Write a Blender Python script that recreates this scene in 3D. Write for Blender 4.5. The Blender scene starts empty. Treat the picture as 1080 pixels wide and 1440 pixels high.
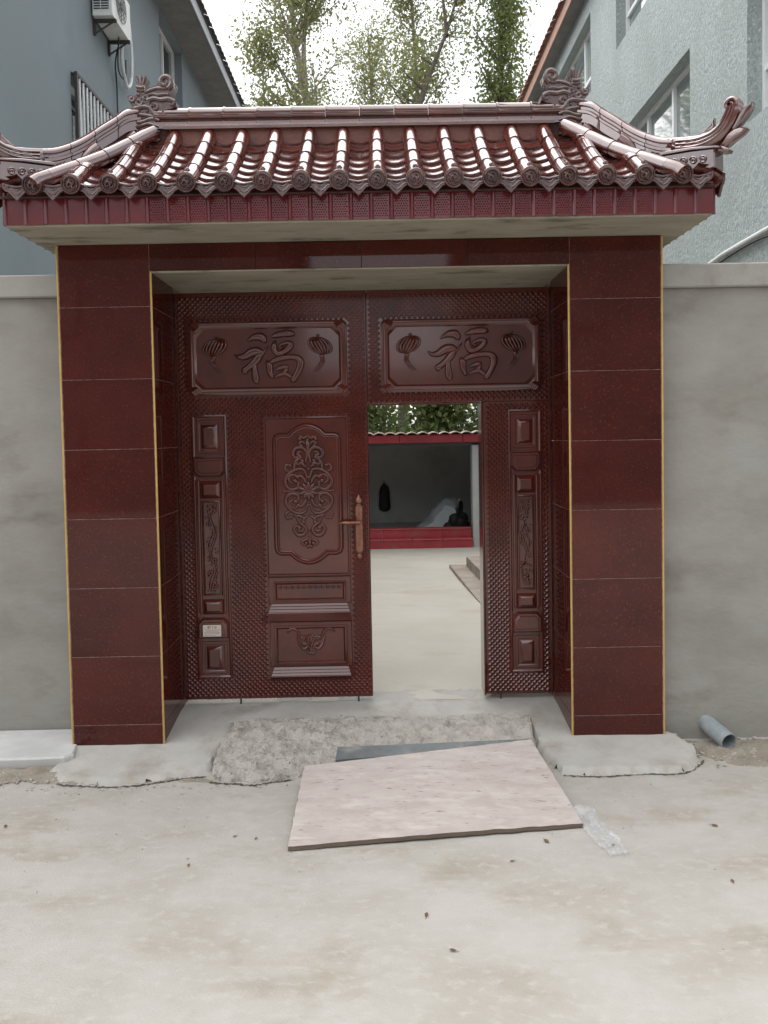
import bpy, math, random
import numpy as np
from mathutils import Matrix, Vector, noise

random.seed(7)
S = bpy.context.scene
COL = S.collection
PI = math.pi

# ------------------------------------------------------------------ camera
cd = bpy.data.cameras.new('camera')
cam = bpy.data.objects.new('camera', cd)
COL.objects.link(cam)
cd.sensor_fit = 'VERTICAL'
cd.sensor_height = 36.0
cd.lens = 36.0 * 1100 / 1440
cd.shift_y = -69 / 1440
cd.clip_start = 0.05
cd.clip_end = 2000
cam.matrix_world = (Matrix.Translation((0, -4.49, 1.84)) @ Matrix.Rotation(math.radians(-.22), 4, 'Z')
                    @ Matrix.Rotation(math.radians(90 - 2.12), 4, 'X') @ Matrix.Rotation(math.radians(-1.05), 4, 'Z'))
S.camera = cam

# ------------------------------------------------------------------ light
SUN_EL, SUN_AZ = 70, -50          # degrees; azimuth measured clockwise from +y
W = bpy.data.worlds.new('World')
S.world = W
W.use_nodes = True
nt = W.node_tree
nt.nodes.clear()
sky = nt.nodes.new('ShaderNodeTexSky')
sky.sky_type = 'NISHITA'
sky.sun_disc = False
sky.sun_elevation = math.radians(SUN_EL)
sky.sun_rotation = math.radians(SUN_AZ % 360)
sky.air_density = 1.0
sky.dust_density = 2.0
sky.ozone_density = 1.0
hsv = nt.nodes.new('ShaderNodeHueSaturation')
hsv.inputs['Saturation'].default_value = 0.15
bg = nt.nodes.new('ShaderNodeBackground')
bg.inputs['Strength'].default_value = 0.15
wo = nt.nodes.new('ShaderNodeOutputWorld')
nt.links.new(sky.outputs[0], hsv.inputs['Color'])
nt.links.new(hsv.outputs[0], bg.inputs['Color'])
nt.links.new(bg.outputs[0], wo.inputs[0])

sd = bpy.data.lights.new('sun', 'SUN')
sd.energy = 1.5
sd.angle = math.radians(120)     # overcast: the cloud layer glows over most of the dome
sd.color = (1, .97, .92)
sun = bpy.data.objects.new('sun', sd)
COL.objects.link(sun)
a, e = math.radians(SUN_AZ), math.radians(SUN_EL)
sdir = Vector((math.sin(a) * math.cos(e), math.cos(a) * math.cos(e), math.sin(e)))
sun.rotation_euler = sdir.to_track_quat('Z', 'Y').to_euler()

S.view_settings.view_transform = 'Standard'
S.view_settings.look = 'None'
S.view_settings.exposure = 1.27
S.view_settings.gamma = 1
S.view_settings.use_curve_mapping = False

# ------------------------------------------------------------------ materials
def mat(name, c1, c2=None, rough=.6, scale=6, stretch=(1, 1, 1), detail=6, bump=0, bscale=60, spec=.5, ior=1.5,
        c3=None, s3=1.2, f3=(.5, .7), metal=0, coat=0, rnd=0, trans=0, contrast=(.35, .65), bdist=.01, rough2=None,
        c4=None, s4=40, f4=(.62, .66), st3=None):
    m = bpy.data.materials.new(name)
    m.use_nodes = True
    n = m.node_tree
    L = n.links
    p = n.nodes['Principled BSDF']
    p.inputs['Roughness'].default_value = rough
    p.inputs['IOR'].default_value = ior
    p.inputs['Specular IOR Level'].default_value = spec
    p.inputs['Metallic'].default_value = metal
    p.inputs['Coat Weight'].default_value = coat
    p.inputs['Coat Roughness'].default_value = .06
    tc = n.nodes.new('ShaderNodeTexCoord')
    mp = n.nodes.new('ShaderNodeMapping')
    mp.inputs['Scale'].default_value = stretch
    oi = n.nodes.new('ShaderNodeObjectInfo')
    va = n.nodes.new('ShaderNodeVectorMath')
    va.operation = 'MULTIPLY_ADD'
    va.inputs[1].default_value = (37, 17, 53) if rnd else (0, 0, 0)
    L.new(oi.outputs['Random'], va.inputs[0])
    L.new(tc.outputs['Object'], va.inputs[2])
    L.new(va.outputs[0], mp.inputs['Vector'])

    def noi(sc, det=6, vec=mp):
        t = n.nodes.new('ShaderNodeTexNoise')
        t.inputs['Scale'].default_value = sc
        t.inputs['Detail'].default_value = det
        t.inputs['Roughness'].default_value = .62
        L.new(vec.outputs[0], t.inputs['Vector'])
        return t

    def ramp(src, lo, hi):
        r = n.nodes.new('ShaderNodeMapRange')
        r.inputs['From Min'].default_value = lo
        r.inputs['From Max'].default_value = hi
        L.new(src, r.inputs['Value'])
        return r.outputs[0]

    def mix(f, A, B):
        x = n.nodes.new('ShaderNodeMix')
        x.data_type = 'RGBA'
        L.new(f, x.inputs['Factor'])
        for k, v in ((6, A), (7, B)):
            if isinstance(v, tuple):
                x.inputs[k].default_value = (*v, 1)
            else:
                L.new(v, x.inputs[k])
        return x.outputs[2]

    col = None
    t1 = None
    if c2 is None:
        p.inputs['Base Color'].default_value = (*c1, 1)
    else:
        t1 = noi(scale, detail)
        col = mix(ramp(t1.outputs[0], *contrast), c1, c2)
    if c3 is not None:
        vec = mp
        if st3:
            vec = n.nodes.new('ShaderNodeMapping')
            vec.inputs['Scale'].default_value = st3
            L.new(va.outputs[0], vec.inputs['Vector'])
        col = mix(ramp(noi(s3, 8, vec).outputs[0], *f3), col if col else c1, c3)
    if c4 is not None:
        col = mix(ramp(noi(s4, 3).outputs[0], *f4), col if col else c1, c4)
    if rnd and col is not None:
        h = n.nodes.new('ShaderNodeHueSaturation')
        r = ramp(oi.outputs['Random'], 0, 1)
        mr = n.nodes.new('ShaderNodeMapRange')
        mr.inputs['To Min'].default_value = 1 - rnd
        mr.inputs['To Max'].default_value = 1 + rnd
        L.new(r, mr.inputs['Value'])
        L.new(mr.outputs[0], h.inputs['Value'])
        L.new(col, h.inputs['Color'])
        col = h.outputs[0]
    if col is not None:
        L.new(col, p.inputs['Base Color'])
    if rough2 is not None:
        r = n.nodes.new('ShaderNodeMapRange')
        r.inputs['From Min'].default_value = .3
        r.inputs['From Max'].default_value = .7
        r.inputs['To Min'].default_value = rough
        r.inputs['To Max'].default_value = rough2
        L.new(noi(scale * 2.3, 6).outputs[0], r.inputs['Value'])
        L.new(r.outputs[0], p.inputs['Roughness'])
    if bump:
        b = n.nodes.new('ShaderNodeBump')
        b.inputs['Strength'].default_value = bump
        b.inputs['Distance'].default_value = bdist
        L.new(noi(bscale, 5).outputs[0], b.inputs['Height'])
        L.new(b.outputs[0], p.inputs['Normal'])
    if trans:
        tr = n.nodes.new('ShaderNodeBsdfTranslucent')
        if col is not None:
            L.new(col, tr.inputs[0])
        else:
            tr.inputs[0].default_value = (*c1, 1)
        ms = n.nodes.new('ShaderNodeMixShader')
        ms.inputs[0].default_value = trans
        L.new(p.outputs[0], ms.inputs[1])
        L.new(tr.outputs[0], ms.inputs[2])
        L.new(ms.outputs[0], n.nodes['Material Output'].inputs[0])
    return m

M = {}
M['ground'] = mat('lane_concrete', (.325, .303, .266), (.395, .38, .352), .85, 1.7, (1, 1.5, 1), detail=9, contrast=(.34, .62), bump=.8, bscale=90, bdist=.004,
                  c3=(.27, .232, .175), s3=1.6, f3=(.54, .75), st3=(1, 1.9, 1), c4=(.41, .395, .37), s4=16, f4=(.52, .76))
M['court'] = mat('courtyard_concrete', (.40, .375, .32), (.46, .44, .39), .85, .9, (1, 1, 1), bump=.25, bscale=40, bdist=.004,
                 c3=(.36, .28, .215), s3=1.1, f3=(.56, .75), st3=(.7, 1.6, 1))
M['mortar'] = mat('grey_mortar', (.345, .335, .31), (.41, .40, .375), .9, 4, bump=.6, bscale=60, bdist=.005, c3=(.28, .255, .215), s3=3.5, f3=(.52, .70))
M['rubble'] = mat('broken_concrete', (.40, .37, .33), (.49, .46, .42), .95, 14, bump=1, bscale=70, bdist=.02, c3=(.27, .25, .22), s3=9, f3=(.5, .7))
M['crackfill'] = mat('crack_dirt', (.05, .042, .033), (.11, .09, .07), .95, 30)
M['dirt'] = mat('grit_dirt', (.27, .23, .18), (.36, .33, .28), .95, 12, bump=1, bscale=90, bdist=.015, c3=(.2, .17, .13), s3=6, f3=(.5, .7))
M['wall'] = mat('cement_render', (.228, .219, .192), (.295, .286, .258), .9, 1.5, (.9, 1, 1.5), detail=9, contrast=(.36, .64), bump=.5, bscale=20, bdist=.006,
                c3=(.175, .16, .135), s3=1.6, f3=(.56, .74), st3=(.8, 1, 1.7), c4=(.305, .30, .285), s4=2.2, f4=(.5, .8))
M['cap'] = mat('concrete_cap', (.29, .285, .26), (.35, .345, .32), .9, 3, bump=.3, bscale=40, bdist=.005, c3=(.24, .225, .19), s3=3, f3=(.5, .7))
M['soffit'] = mat('cast_soffit', (.27, .245, .185), (.34, .31, .24), .9, 3, (1, 3, 1), bump=.25, bscale=20, bdist=.004,
                  c3=(.15, .14, .10), s3=2.6, f3=(.55, .66))
M['tile'] = mat('polished_red_tile', (.054, .0094, .0068), (.039, .0076, .0058), .045, 4, ior=1.43, rnd=.08,
                c3=(.074, .0118, .0080), s3=1.6, f3=(.42, .72), c4=(.115, .024, .016), s4=85, f4=(.56, .72), bump=.02, bscale=3, bdist=.01)
M['grout'] = mat('tile_grout', (.13, .065, .055), (.38, .25, .22), .9, 30)
M['core'] = mat('column_core', (.2, .16, .15), (.26, .22, .2), .9, 20)
M['gold'] = mat('golden_trim', (.52, .33, .09), (.62, .42, .14), .4, 20, metal=.4)
M['glaze'] = mat('brown_glaze', (.105, .021, .014), (.062, .014, .012), .085, 7, ior=1.9, spec=.6, rnd=.25, coat=.7,
                 c3=(.135, .030, .022), s3=4, f3=(.5, .72), bump=.06, bscale=18, bdist=.01, rough2=.2)
M['glazedark'] = mat('dark_relief_glaze', (.050, .019, .019), (.085, .032, .028), .22, 12, ior=1.65, rnd=.15, coat=.3, c3=(.2, .13, .11), s3=40, f3=(.55, .75), rough2=.35)
M['fill'] = mat('red_mortar_fill', (.13, .045, .032), (.18, .065, .045), .5, 14, bump=.4)
M['bed'] = mat('roof_bedding', (.07, .03, .025), (.1, .05, .04), .9, 20, bump=.5)
M['flash'] = mat('ridge_flashing', (.19, .13, .13), (.25, .18, .17), .16, 6, ior=1.7, coat=.3, rough2=.3)  # sky reflected by this glazed slope is put into the pale base colour
M['door'] = mat('embossed_door', (.060, .0112, .0076), (.084, .0150, .0095), .15, 4, ior=1.55, coat=.35, bump=.03, bscale=6, bdist=.01,
                c3=(.100, .0165, .0098), s3=2, f3=(.45, .7))
M['copper'] = mat('copper_handle', (.30, .145, .105), (.21, .09, .06), .32, 40, metal=.75, bump=.1, bscale=200)
M['sticker'] = mat('sticker_paper', (.62, .55, .48), (.68, .62, .56), .5, 10)
M['ink_red'] = mat('red_ink', (.35, .03, .04), None, .5)
M['ink_dark'] = mat('dark_ink', (.14, .11, .11), None, .5)
M['iron'] = mat('dark_iron', (.03, .027, .025), (.05, .045, .04), .5, 30)
M['slate'] = mat('dark_stone_strip', (.10, .11, .115), (.15, .165, .165), .6, 8, bump=.4, bscale=80, bdist=.004, c3=(.24, .24, .22), s3=7, f3=(.56, .72))
M['ply'] = mat('worn_plywood', (.365, .315, .29), (.43, .385, .36), .85, 5, (1, 3, 1), bump=.5, bscale=60, bdist=.003,
               c3=(.15, .11, .095), s3=26, f3=(.61, .69), st3=(.55, 3.2, 1), c4=(.47, .43, .40), s4=6, f4=(.5, .7))
M['plyedge'] = mat('plywood_edge', (.09, .068, .05), (.17, .13, .10), .9, 8, (1, 1, 40))  # plywood edge, darkened to paint in the shadow under the board's front
M['slab'] = mat('white_stone_slab', (.43, .435, .43), (.53, .535, .53), .7, 4, bump=.3, bscale=40, bdist=.004, c3=(.43, .43, .41), s3=6, f3=(.55, .72))
M['pvc'] = mat('grey_plastic_pipe', (.20, .235, .25), (.27, .305, .32), .4, 14, c3=(.33, .32, .29), s3=10, f3=(.55, .7))
M['black'] = mat('black_rubber', (.012, .012, .013), (.025, .025, .025), .6, 20)
M['leafdry'] = mat('dry_leaf', (.10, .055, .03), (.17, .10, .05), .8, 20)
M['stucco_l'] = mat('blue_grey_render', (.17, .208, .23), (.205, .248, .27), .8, 1.2, (1, 1, .7), bump=.35, bscale=45, bdist=.006,
                    c3=(.165, .195, .21), s3=.6, f3=(.48, .72))
M['stucco_r'] = mat('sprayed_stucco', (.29, .34, .335), (.40, .455, .445), .7, 34, (1, 1, .7), bump=1, bscale=34, bdist=.022,
                    c3=(.31, .35, .345), s3=1.2, f3=(.45, .65), contrast=(.4, .6), c4=(.66, .70, .69), s4=48, f4=(.60, .70))  # last colour: white flecks painting in the glints on the rough spray
M['eave'] = mat('eave_boards', (.17, .16, .15), (.22, .21, .2), .8, 4)
M['eavepale'] = mat('pale_fascia', (.40, .44, .47), (.48, .52, .55), .6, 4)
M['rooftile'] = mat('grey_roof_tile', (.12, .11, .11), (.18, .165, .16), .6, 10, rnd=.2)
M['redtile'] = mat('red_roof_edge', (.33, .165, .115), (.40, .22, .16), .6, 8, rnd=.2)
M['upvc'] = mat('white_window_frame', (.72, .75, .76), (.78, .8, .8), .35, 6)
M['white'] = mat('white_casing', (.62, .65, .64), (.7, .72, .71), .45, 5, c3=(.5, .5, .47), s3=5, f3=(.55, .75))
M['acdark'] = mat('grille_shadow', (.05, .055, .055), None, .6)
M['bars'] = mat('painted_bars', (.62, .65, .67), (.7, .72, .73), .4, 12)
M['bark'] = mat('poplar_bark', (.20, .185, .15), (.29, .27, .225), .9, 6, (1, 1, .4), bump=.6, bscale=12, bdist=.03)
M['barkdark'] = mat('dark_bark', (.085, .075, .06), (.13, .115, .095), .9, 6, bump=.6, bscale=12, bdist=.03)
M['leaf'] = mat('poplar_leaf', (.16, .185, .065), (.23, .24, .10), .5, 1.6, trans=.55)
M['leafdeep'] = mat('deep_leaf', (.13, .175, .055), (.19, .235, .085), .55, 1.2, trans=.55)
M['redstep'] = mat('red_step_tile', (.30, .028, .042), (.38, .05, .06), .35, 5, rnd=.12, c3=(.2, .10, .09), s3=3, f3=(.55, .75))
M['pinktile'] = mat('pink_cap_tile', (.55, .40, .34), (.63, .48, .42), .5, 6, rnd=.1)
M['shed'] = mat('shed_plaster', (.50, .50, .48), (.58, .58, .555), .9, 1.4, bump=.3, c3=(.38, .38, .36), s3=1.4, f3=(.5, .7))
M['shedpale'] = mat('shed_pier', (.36, .375, .37), (.42, .43, .42), .85, 3)
M['shedroof'] = mat('shed_ceiling', (.08, .08, .08), None, .9)
M['tarp'] = mat('grey_tarpaulin', (.50, .54, .54), (.60, .64, .64), .5, 5)
M['stone'] = mat('step_stone', (.27, .225, .185), (.34, .30, .255), .85, 6, bump=.3, c3=(.22, .17, .14), s3=4, f3=(.5, .7))
M['opp'] = mat('opposite_render', (.17, .155, .15), (.22, .205, .195), .85, 2)

def glass(name, col=(.05, .06, .06), rough=.04):
    m = mat(name, col, None, rough, ior=1.6, spec=.8, coat=.6)
    return m
M['glass'] = glass('window_glass', (.16, .20, .20))
M['glassdark'] = glass('dark_window_glass', (.03, .035, .04))

def film(name):
    m = bpy.data.materials.new(name)
    m.use_nodes = True
    n = m.node_tree
    p = n.nodes['Principled BSDF']
    p.inputs['Base Color'].default_value = (.72, .75, .80, 1)
    p.inputs['Roughness'].default_value = .18
    p.inputs['Coat Weight'].default_value = .5
    t = n.nodes.new('ShaderNodeBsdfTransparent')
    ms = n.nodes.new('ShaderNodeMixShader')
    tc = n.nodes.new('ShaderNodeTexCoord')
    no = n.nodes.new('ShaderNodeTexNoise')
    no.inputs['Scale'].default_value = 22
    mr = n.nodes.new('ShaderNodeMapRange')
    mr.inputs['From Min'].default_value = .3
    mr.inputs['From Max'].default_value = .7
    mr.inputs['To Min'].default_value = .05
    mr.inputs['To Max'].default_value = .38
    n.links.new(tc.outputs['Object'], no.inputs['Vector'])
    n.links.new(no.outputs[0], mr.inputs['Value'])
    n.links.new(mr.outputs[0], ms.inputs[0])
    n.links.new(t.outputs[0], ms.inputs[1])
    n.links.new(p.outputs[0], ms.inputs[2])
    n.links.new(ms.outputs[0], n.nodes['Material Output'].inputs[0])
    return m
M['film'] = film('clear_plastic_film')

def dotted(base, name, sx, sz):
    """fine dot relief on the fascia tiles"""
    m = M[base].copy()
    m.name = name
    n = m.node_tree
    p = n.nodes['Principled BSDF']
    tc = n.nodes.new('ShaderNodeTexCoord')
    sp = n.nodes.new('ShaderNodeSeparateXYZ')
    n.links.new(tc.outputs['Object'], sp.inputs[0])
    outs = []
    for o, k in (('X', sx), ('Z', sz)):
        mu = n.nodes.new('ShaderNodeMath'); mu.operation = 'MULTIPLY'; mu.inputs[1].default_value = k
        si = n.nodes.new('ShaderNodeMath'); si.operation = 'SINE'
        n.links.new(sp.outputs[o], mu.inputs[0])
        n.links.new(mu.outputs[0], si.inputs[0])
        outs.append(si)
    mul = n.nodes.new('ShaderNodeMath'); mul.operation = 'MULTIPLY'
    n.links.new(outs[0].outputs[0], mul.inputs[0])
    n.links.new(outs[1].outputs[0], mul.inputs[1])
    b = n.nodes.new('ShaderNodeBump')
    b.inputs['Strength'].default_value = .6
    b.inputs['Distance'].default_value = .004
    n.links.new(mul.outputs[0], b.inputs['Height'])
    n.links.new(b.outputs[0], p.inputs['Normal'])
    return m
M['fasciabase'] = mat('fascia_red', (.095, .010, .014), (.120, .014, .018), .26, 5, ior=1.55, rnd=.08, coat=.2)
M['fascia'] = M['fasciabase']

# ------------------------------------------------------------------ mesh helpers
class MB:
    def __init__(s):
        s.v = []; s.f = []; s.m = []
    def add(s, vs, fs, mi=0):
        k = len(s.v)
        s.v += [tuple(p) for p in vs]
        s.f += [tuple(i + k for i in f) for f in fs]
        s.m += [mi] * len(fs)
    def box(s, x0, x1, y0, y1, z0, z1, mi=0, c=0):
        if not c:
            s.add([(x0, y0, z0), (x1, y0, z0), (x1, y1, z0), (x0, y1, z0), (x0, y0, z1), (x1, y0, z1), (x1, y1, z1), (x0, y1, z1)],
                  [(3, 2, 1, 0), (4, 5, 6, 7), (0, 1, 5, 4), (1, 2, 6, 5), (2, 3, 7, 6), (3, 0, 4, 7)], mi)
            return
        rect = lambda i, z: [(x0 + i, y0 + i, z), (x1 - i, y0 + i, z), (x1 - i, y1 - i, z), (x0 + i, y1 - i, z)]
        def o8(i, z):
            X0, X1, Y0, Y1 = x0 + i, x1 - i, y0 + i, y1 - i
            return [(X0 + c, Y0, z), (X1 - c, Y0, z), (X1, Y0 + c, z), (X1, Y1 - c, z), (X1 - c, Y1, z), (X0 + c, Y1, z), (X0, Y1 - c, z), (X0, Y0 + c, z)]
        def o8s(z):
            X0, X1, Y0, Y1 = x0 + c, x1 - c, y0 + c, y1 - c
            return [(X0, Y0, z), (X1, Y0, z), (X1, Y0, z), (X1, Y1, z), (X1, Y1, z), (X0, Y1, z), (X0, Y1, z), (X0, Y0, z)]
        s.loops([o8(c * .9, z0), o8(0, z0 + c), o8(0, z1 - c), o8(c * .9, z1)], mi, caps=True)
    def loops(s, L, mi=0, caps=False, closed=True):
        n = len(L[0])
        vs = [p for l in L for p in l]
        fs = []
        for k in range(len(L) - 1):
            for i in range(n if closed else n - 1):
                j = (i + 1) % n
                fs.append((k * n + i, k * n + j, (k + 1) * n + j, (k + 1) * n + i))
        if caps:
            fs.append(tuple(range(n - 1, -1, -1)))
            fs.append(tuple((len(L) - 1) * n + i for i in range(n)))
        s.add(vs, fs, mi)
    def tube(s, path, r, n=8, mi=0, caps=True, flat=None):
        P = [Vector(p) for p in path]
        R = r if isinstance(r, (list, tuple)) else [r] * len(P)
        up = Vector((0, 0, 1))
        L = []
        prev = None
        for i, p in enumerate(P):
            t = (P[min(i + 1, len(P) - 1)] - P[max(i - 1, 0)])
            if t.length < 1e-9: t = Vector((0, 0, 1))
            t.normalize()
            if prev is None:
                u = t.cross(up) if abs(t.dot(up)) < .95 else t.cross(Vector((1, 0, 0)))
            else:
                u = prev - t * prev.dot(t)
            u.normalize(); prev = u
            w = t.cross(u)
            L.append([p + (u * math.cos(2 * PI * k / n) + w * math.sin(2 * PI * k / n)) * R[i] for k in range(n)])
        s.loops(L, mi, caps=caps)
    def prism(s, poly, fr, d, mi=0, bev=0):
        """poly in 2-D; fr(u,v,h)->xyz; from h=0 to h=d, both faces; bev shrinks the edges"""
        if bev:
            q = inset(poly, bev)
            L = [[fr(u, v, 0) for u, v in q], [fr(u, v, bev) for u, v in poly], [fr(u, v, d - bev) for u, v in poly], [fr(u, v, d) for u, v in q]]
        else:
            L = [[fr(u, v, 0) for u, v in poly], [fr(u, v, d) for u, v in poly]]
        s.loops(L, mi, caps=True)
    def blob(s, c, rx, ry, rz, n=8, m=5, mi=0):
        L = []
        for i in range(m + 1):
            th = PI * (i + .02) / (m + .04)
            L.append([(c[0] + rx * math.sin(th) * math.cos(2 * PI * k / n), c[1] + ry * math.sin(th) * math.sin(2 * PI * k / n), c[2] + rz * math.cos(th)) for k in range(n)])
        s.loops(L, mi, caps=True)
    def mesh(s, name, mats, smooth=None):
        me = bpy.data.meshes.new(name)
        me.from_pydata(s.v, [], s.f)
        for m in (mats if isinstance(mats, (list, tuple)) else [mats]):
            me.materials.append(m)
        me.polygons.foreach_set('material_index', s.m)
        if smooth is not None:
            me.polygons.foreach_set('use_smooth', [True] * len(s.f))
            me.set_sharp_from_angle(angle=math.radians(smooth))
        me.update()
        return me

def inset(poly, d):
    n = len(poly)
    A = sum(poly[i][0] * poly[(i + 1) % n][1] - poly[(i + 1) % n][0] * poly[i][1] for i in range(n))
    sg = 1 if A > 0 else -1
    out = []
    for i in range(n):
        p0, p1, p2 = Vector(poly[i - 1]), Vector(poly[i]), Vector(poly[(i + 1) % n])
        a, b = (p1 - p0), (p2 - p1)
        if a.length < 1e-9 or b.length < 1e-9:
            out.append(tuple(p1)); continue
        a.normalize(); b.normalize()
        na, nb = Vector((-a.y, a.x)) * sg, Vector((-b.y, b.x)) * sg
        k = 1 + na.dot(nb)
        mm = (na + nb) / max(k, .35)
        q = p1 + mm * d
        out.append((q.x, q.y))
    return out

def catmull(pts, k=5):
    P = [np.array(p, float) for p in pts]
    P = [2 * P[0] - P[1]] + P + [2 * P[-1] - P[-2]]
    o = []
    for i in range(1, len(P) - 2):
        for j in range(k):
            t = j / k
            a, b, c, d = P[i - 1:i + 3]
            o.append(.5 * ((2 * b) + (c - a) * t + (2 * a - 5 * b + 4 * c - d) * t * t + (3 * b - 3 * c + d - a) * t ** 3))
    o.append(P[-2])
    return o

WT = {}
def link(o, parent=None):
    COL.objects.link(o)
    if parent is not None:
        o.parent = parent
        if parent in WT:
            o.matrix_parent_inverse = Matrix.Translation(-WT[parent])
    return o
def obj(name, mb, mats, parent=None, smooth=None, kind=None, loc=None, label=None):
    me = mb if isinstance(mb, bpy.types.Mesh) else mb.mesh(name, mats, smooth)
    o = bpy.data.objects.new(name, me)
    link(o, parent)
    if loc: o.location = loc
    if kind: o['kind'] = kind
    if label: o['label'] = label
    return o
def tag(o, label, cat, group=None):
    o['label'] = label; o['category'] = cat
    if group: o['group'] = group
    return o
def thing(name, label, cat, loc, group=None):
    o = bpy.data.objects.new(name, None)
    COL.objects.link(o)
    o.location = loc
    o.empty_display_size = .2
    WT[o] = Vector(loc)
    return tag(o, label, cat, group)
def setg(name, mb, m, smooth=None):
    o = obj(name, mb, m, None, smooth)
    o['kind'] = 'structure'
    return o
def fbm(x, y, s, seed=0.):
    return noise.fractal(Vector((x * s, y * s, seed)), 1.0, 2.0, 5)
def smoothstep(a, b, x):
    t = min(1, max(0, (x - a) / (b - a)))
    return t * t * (3 - 2 * t)

# ================================================================== ground
mb = MB()
mb.add([(-300, -300, 0), (300, -300, 0), (300, 400, 0), (-300, 400, 0)], [(0, 1, 2, 3)])
setg('ground', mb, M['ground'])
mb = MB()
n = 24
L = []
for j in range(n + 1):
    y = .50 + 7.55 * j / n
    z = .112 * (1 - smoothstep(.5, 5.5, y)) + .008
    L.append([(-3.79, y, z), (3.74, y, z)])
mb.loops(L, closed=False)
setg('courtyard', mb, M['court'])

# lane-side grit where lane meets the walls
def patch(name, m, poly, hfun, res, kind='structure', smooth=60):
    xs = [p[0] for p in poly]; ys = [p[1] for p in poly]
    x0, x1, y0, y1 = min(xs), max(xs), min(ys), max(ys)
    nx, ny = int((x1 - x0) / res) + 1, int((y1 - y0) / res) + 1
    def dist(x, y):
        ins = False; dm = 9
        for i in range(len(poly)):
            ax, ay = poly[i]; bx, by = poly[(i + 1) % len(poly)]
            if (ay > y) != (by > y) and x < (bx - ax) * (y - ay) / (by - ay) + ax: ins = not ins
            dx, dy = bx - ax, by - ay
            t = max(0, min(1, ((x - ax) * dx + (y - ay) * dy) / (dx * dx + dy * dy)))
            dm = min(dm, math.hypot(x - ax - t * dx, y - ay - t * dy))
        return dm if ins else -dm
    idx = {}; vs = []; fs = []
    for j in range(ny + 1):
        for i in range(nx + 1):
            x, y = x0 + (x1 - x0) * i / nx, y0 + (y1 - y0) * j / ny
            d = dist(x, y) + .02 * fbm(x, y, 9, 3.3) + .012 * fbm(x, y, 28, 1.7)
            if d < -res: continue
            idx[i, j] = len(vs)
            vs.append((x, y, hfun(x, y, d)))
    for j in range(ny):
        for i in range(nx):
            q = [(i, j), (i + 1, j), (i + 1, j + 1), (i, j + 1)]
            if all(k in idx for k in q): fs.append(tuple(idx[k] for k in q))
    mb = MB(); mb.add(vs, fs)
    o = obj(name, mb, m, None, smooth)
    o['kind'] = kind
    return o

# smooth cement apron running out under the columns
def apron_h(x, y, d):
    base = .030 + .090 * smoothstep(-.35, .50, y)
    base += .006 * fbm(x, y, 3)
    if -.93 < x < .87: base -= .05 * smoothstep(.32, .1, y)
    return -.012 + (base + .012) * smoothstep(-.004, .022, d)
patch('cement_apron', M['mortar'],
      [(-1.86, -.25), (-1.75, -.36), (-1.45, -.405), (-1.2, -.35), (-.97, -.28), (-.93, .05), (.86, .05), (.88, -.2), (.95, -.37), (1.16, -.395),
       (1.36, -.378), (1.58, -.375), (1.74, -.25), (1.76, -.1), (1.70, .04), (1.5, .10), (1.5, .72), (-1.7, .72), (-1.7, .1), (-1.84, .03)], apron_h, .022)
def rub_h(x, y, d):
    b = .012 + .098 * smoothstep(-.42, .2, y)
    r = .020 * fbm(x, y, 14, 1.) + .018 * abs(fbm(x, y, 34, 2.)) + .010 * fbm(x, y, 75, 4.)
    t = smoothstep(.26, .12, y)
    return -.015 + (b + .014 + r * (.25 + .75 * t) + .015) * smoothstep(-.005, .025, d)
patch('broken_concrete_ramp', M['rubble'],
      [(-.93, -.35), (-.70, -.415), (-.5, -.36), (-.2, -.33), (.3, -.3), (.82, -.28), (.86, -.05), (.9, .18), (.70, .25), (.2, .22), (-.3, .24), (-.86, .22), (-.93, .12), (-.985, -.07), (-.96, -.3)],
      rub_h, .013, smooth=35)
for nm, poly in (('grit_verge', [(1.7, .085), (1.72, -.2), (1.9, -.34), (2.4, -.38), (3.4, -.3), (6, -.3), (6, .085)]),
                 ('grit_verge', [(-6, .26), (-6, -.28), (-2.6, -.30), (-2.1, -.36), (-1.7, -.42), (-1.15, -.40), (-.95, -.42), (-.55, -.43), (-.8, -.36), (-1.4, -.2), (-1.8, .26)])):
    patch(nm, M['dirt'], poly, lambda x, y, d: -.006 + .022 * smoothstep(-.01, .12, d) * (1 + .9 * fbm(x, y, 12, 5)), .03)
def crack(pts, w0, z):
    rr = random.Random(len(pts))
    P = catmull(pts, 14)
    a, b = [], []
    for i, p in enumerate(P):
        q = P[min(i + 1, len(P) - 1)] - P[max(i - 1, 0)]
        l = np.hypot(*q) or 1
        nx, ny = -q[1] / l, q[0] / l
        k = w0 * rr.uniform(.25, 1.15) * (1 if 0 < i < len(P) - 1 else .05)
        o_ = rr.uniform(-.006, .006)
        a.append((p[0] + nx * (k + o_), p[1] + ny * (k + o_), z)); b.append((p[0] + nx * (o_ - k), p[1] + ny * (o_ - k), z))
    mb = MB(); mb.loops([a, b], closed=False)
    setg('crack', mb, M['crackfill'])
crack([(-1.87, -.262), (-1.75, -.375), (-1.6, -.405), (-1.45, -.42), (-1.3, -.40), (-1.2, -.368), (-1.08, -.335), (-.975, -.315)], .009, .0045)
crack([(.94, -.385), (1.02, -.40), (1.16, -.412), (1.36, -.395), (1.58, -.392), (1.70, -.30), (1.76, -.23)], .007, .0045)
crack([(-.95, -.39), (-.82, -.41), (-.70, -.43), (-.6, -.40), (-.5, -.375)], .010, .0045)
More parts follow.
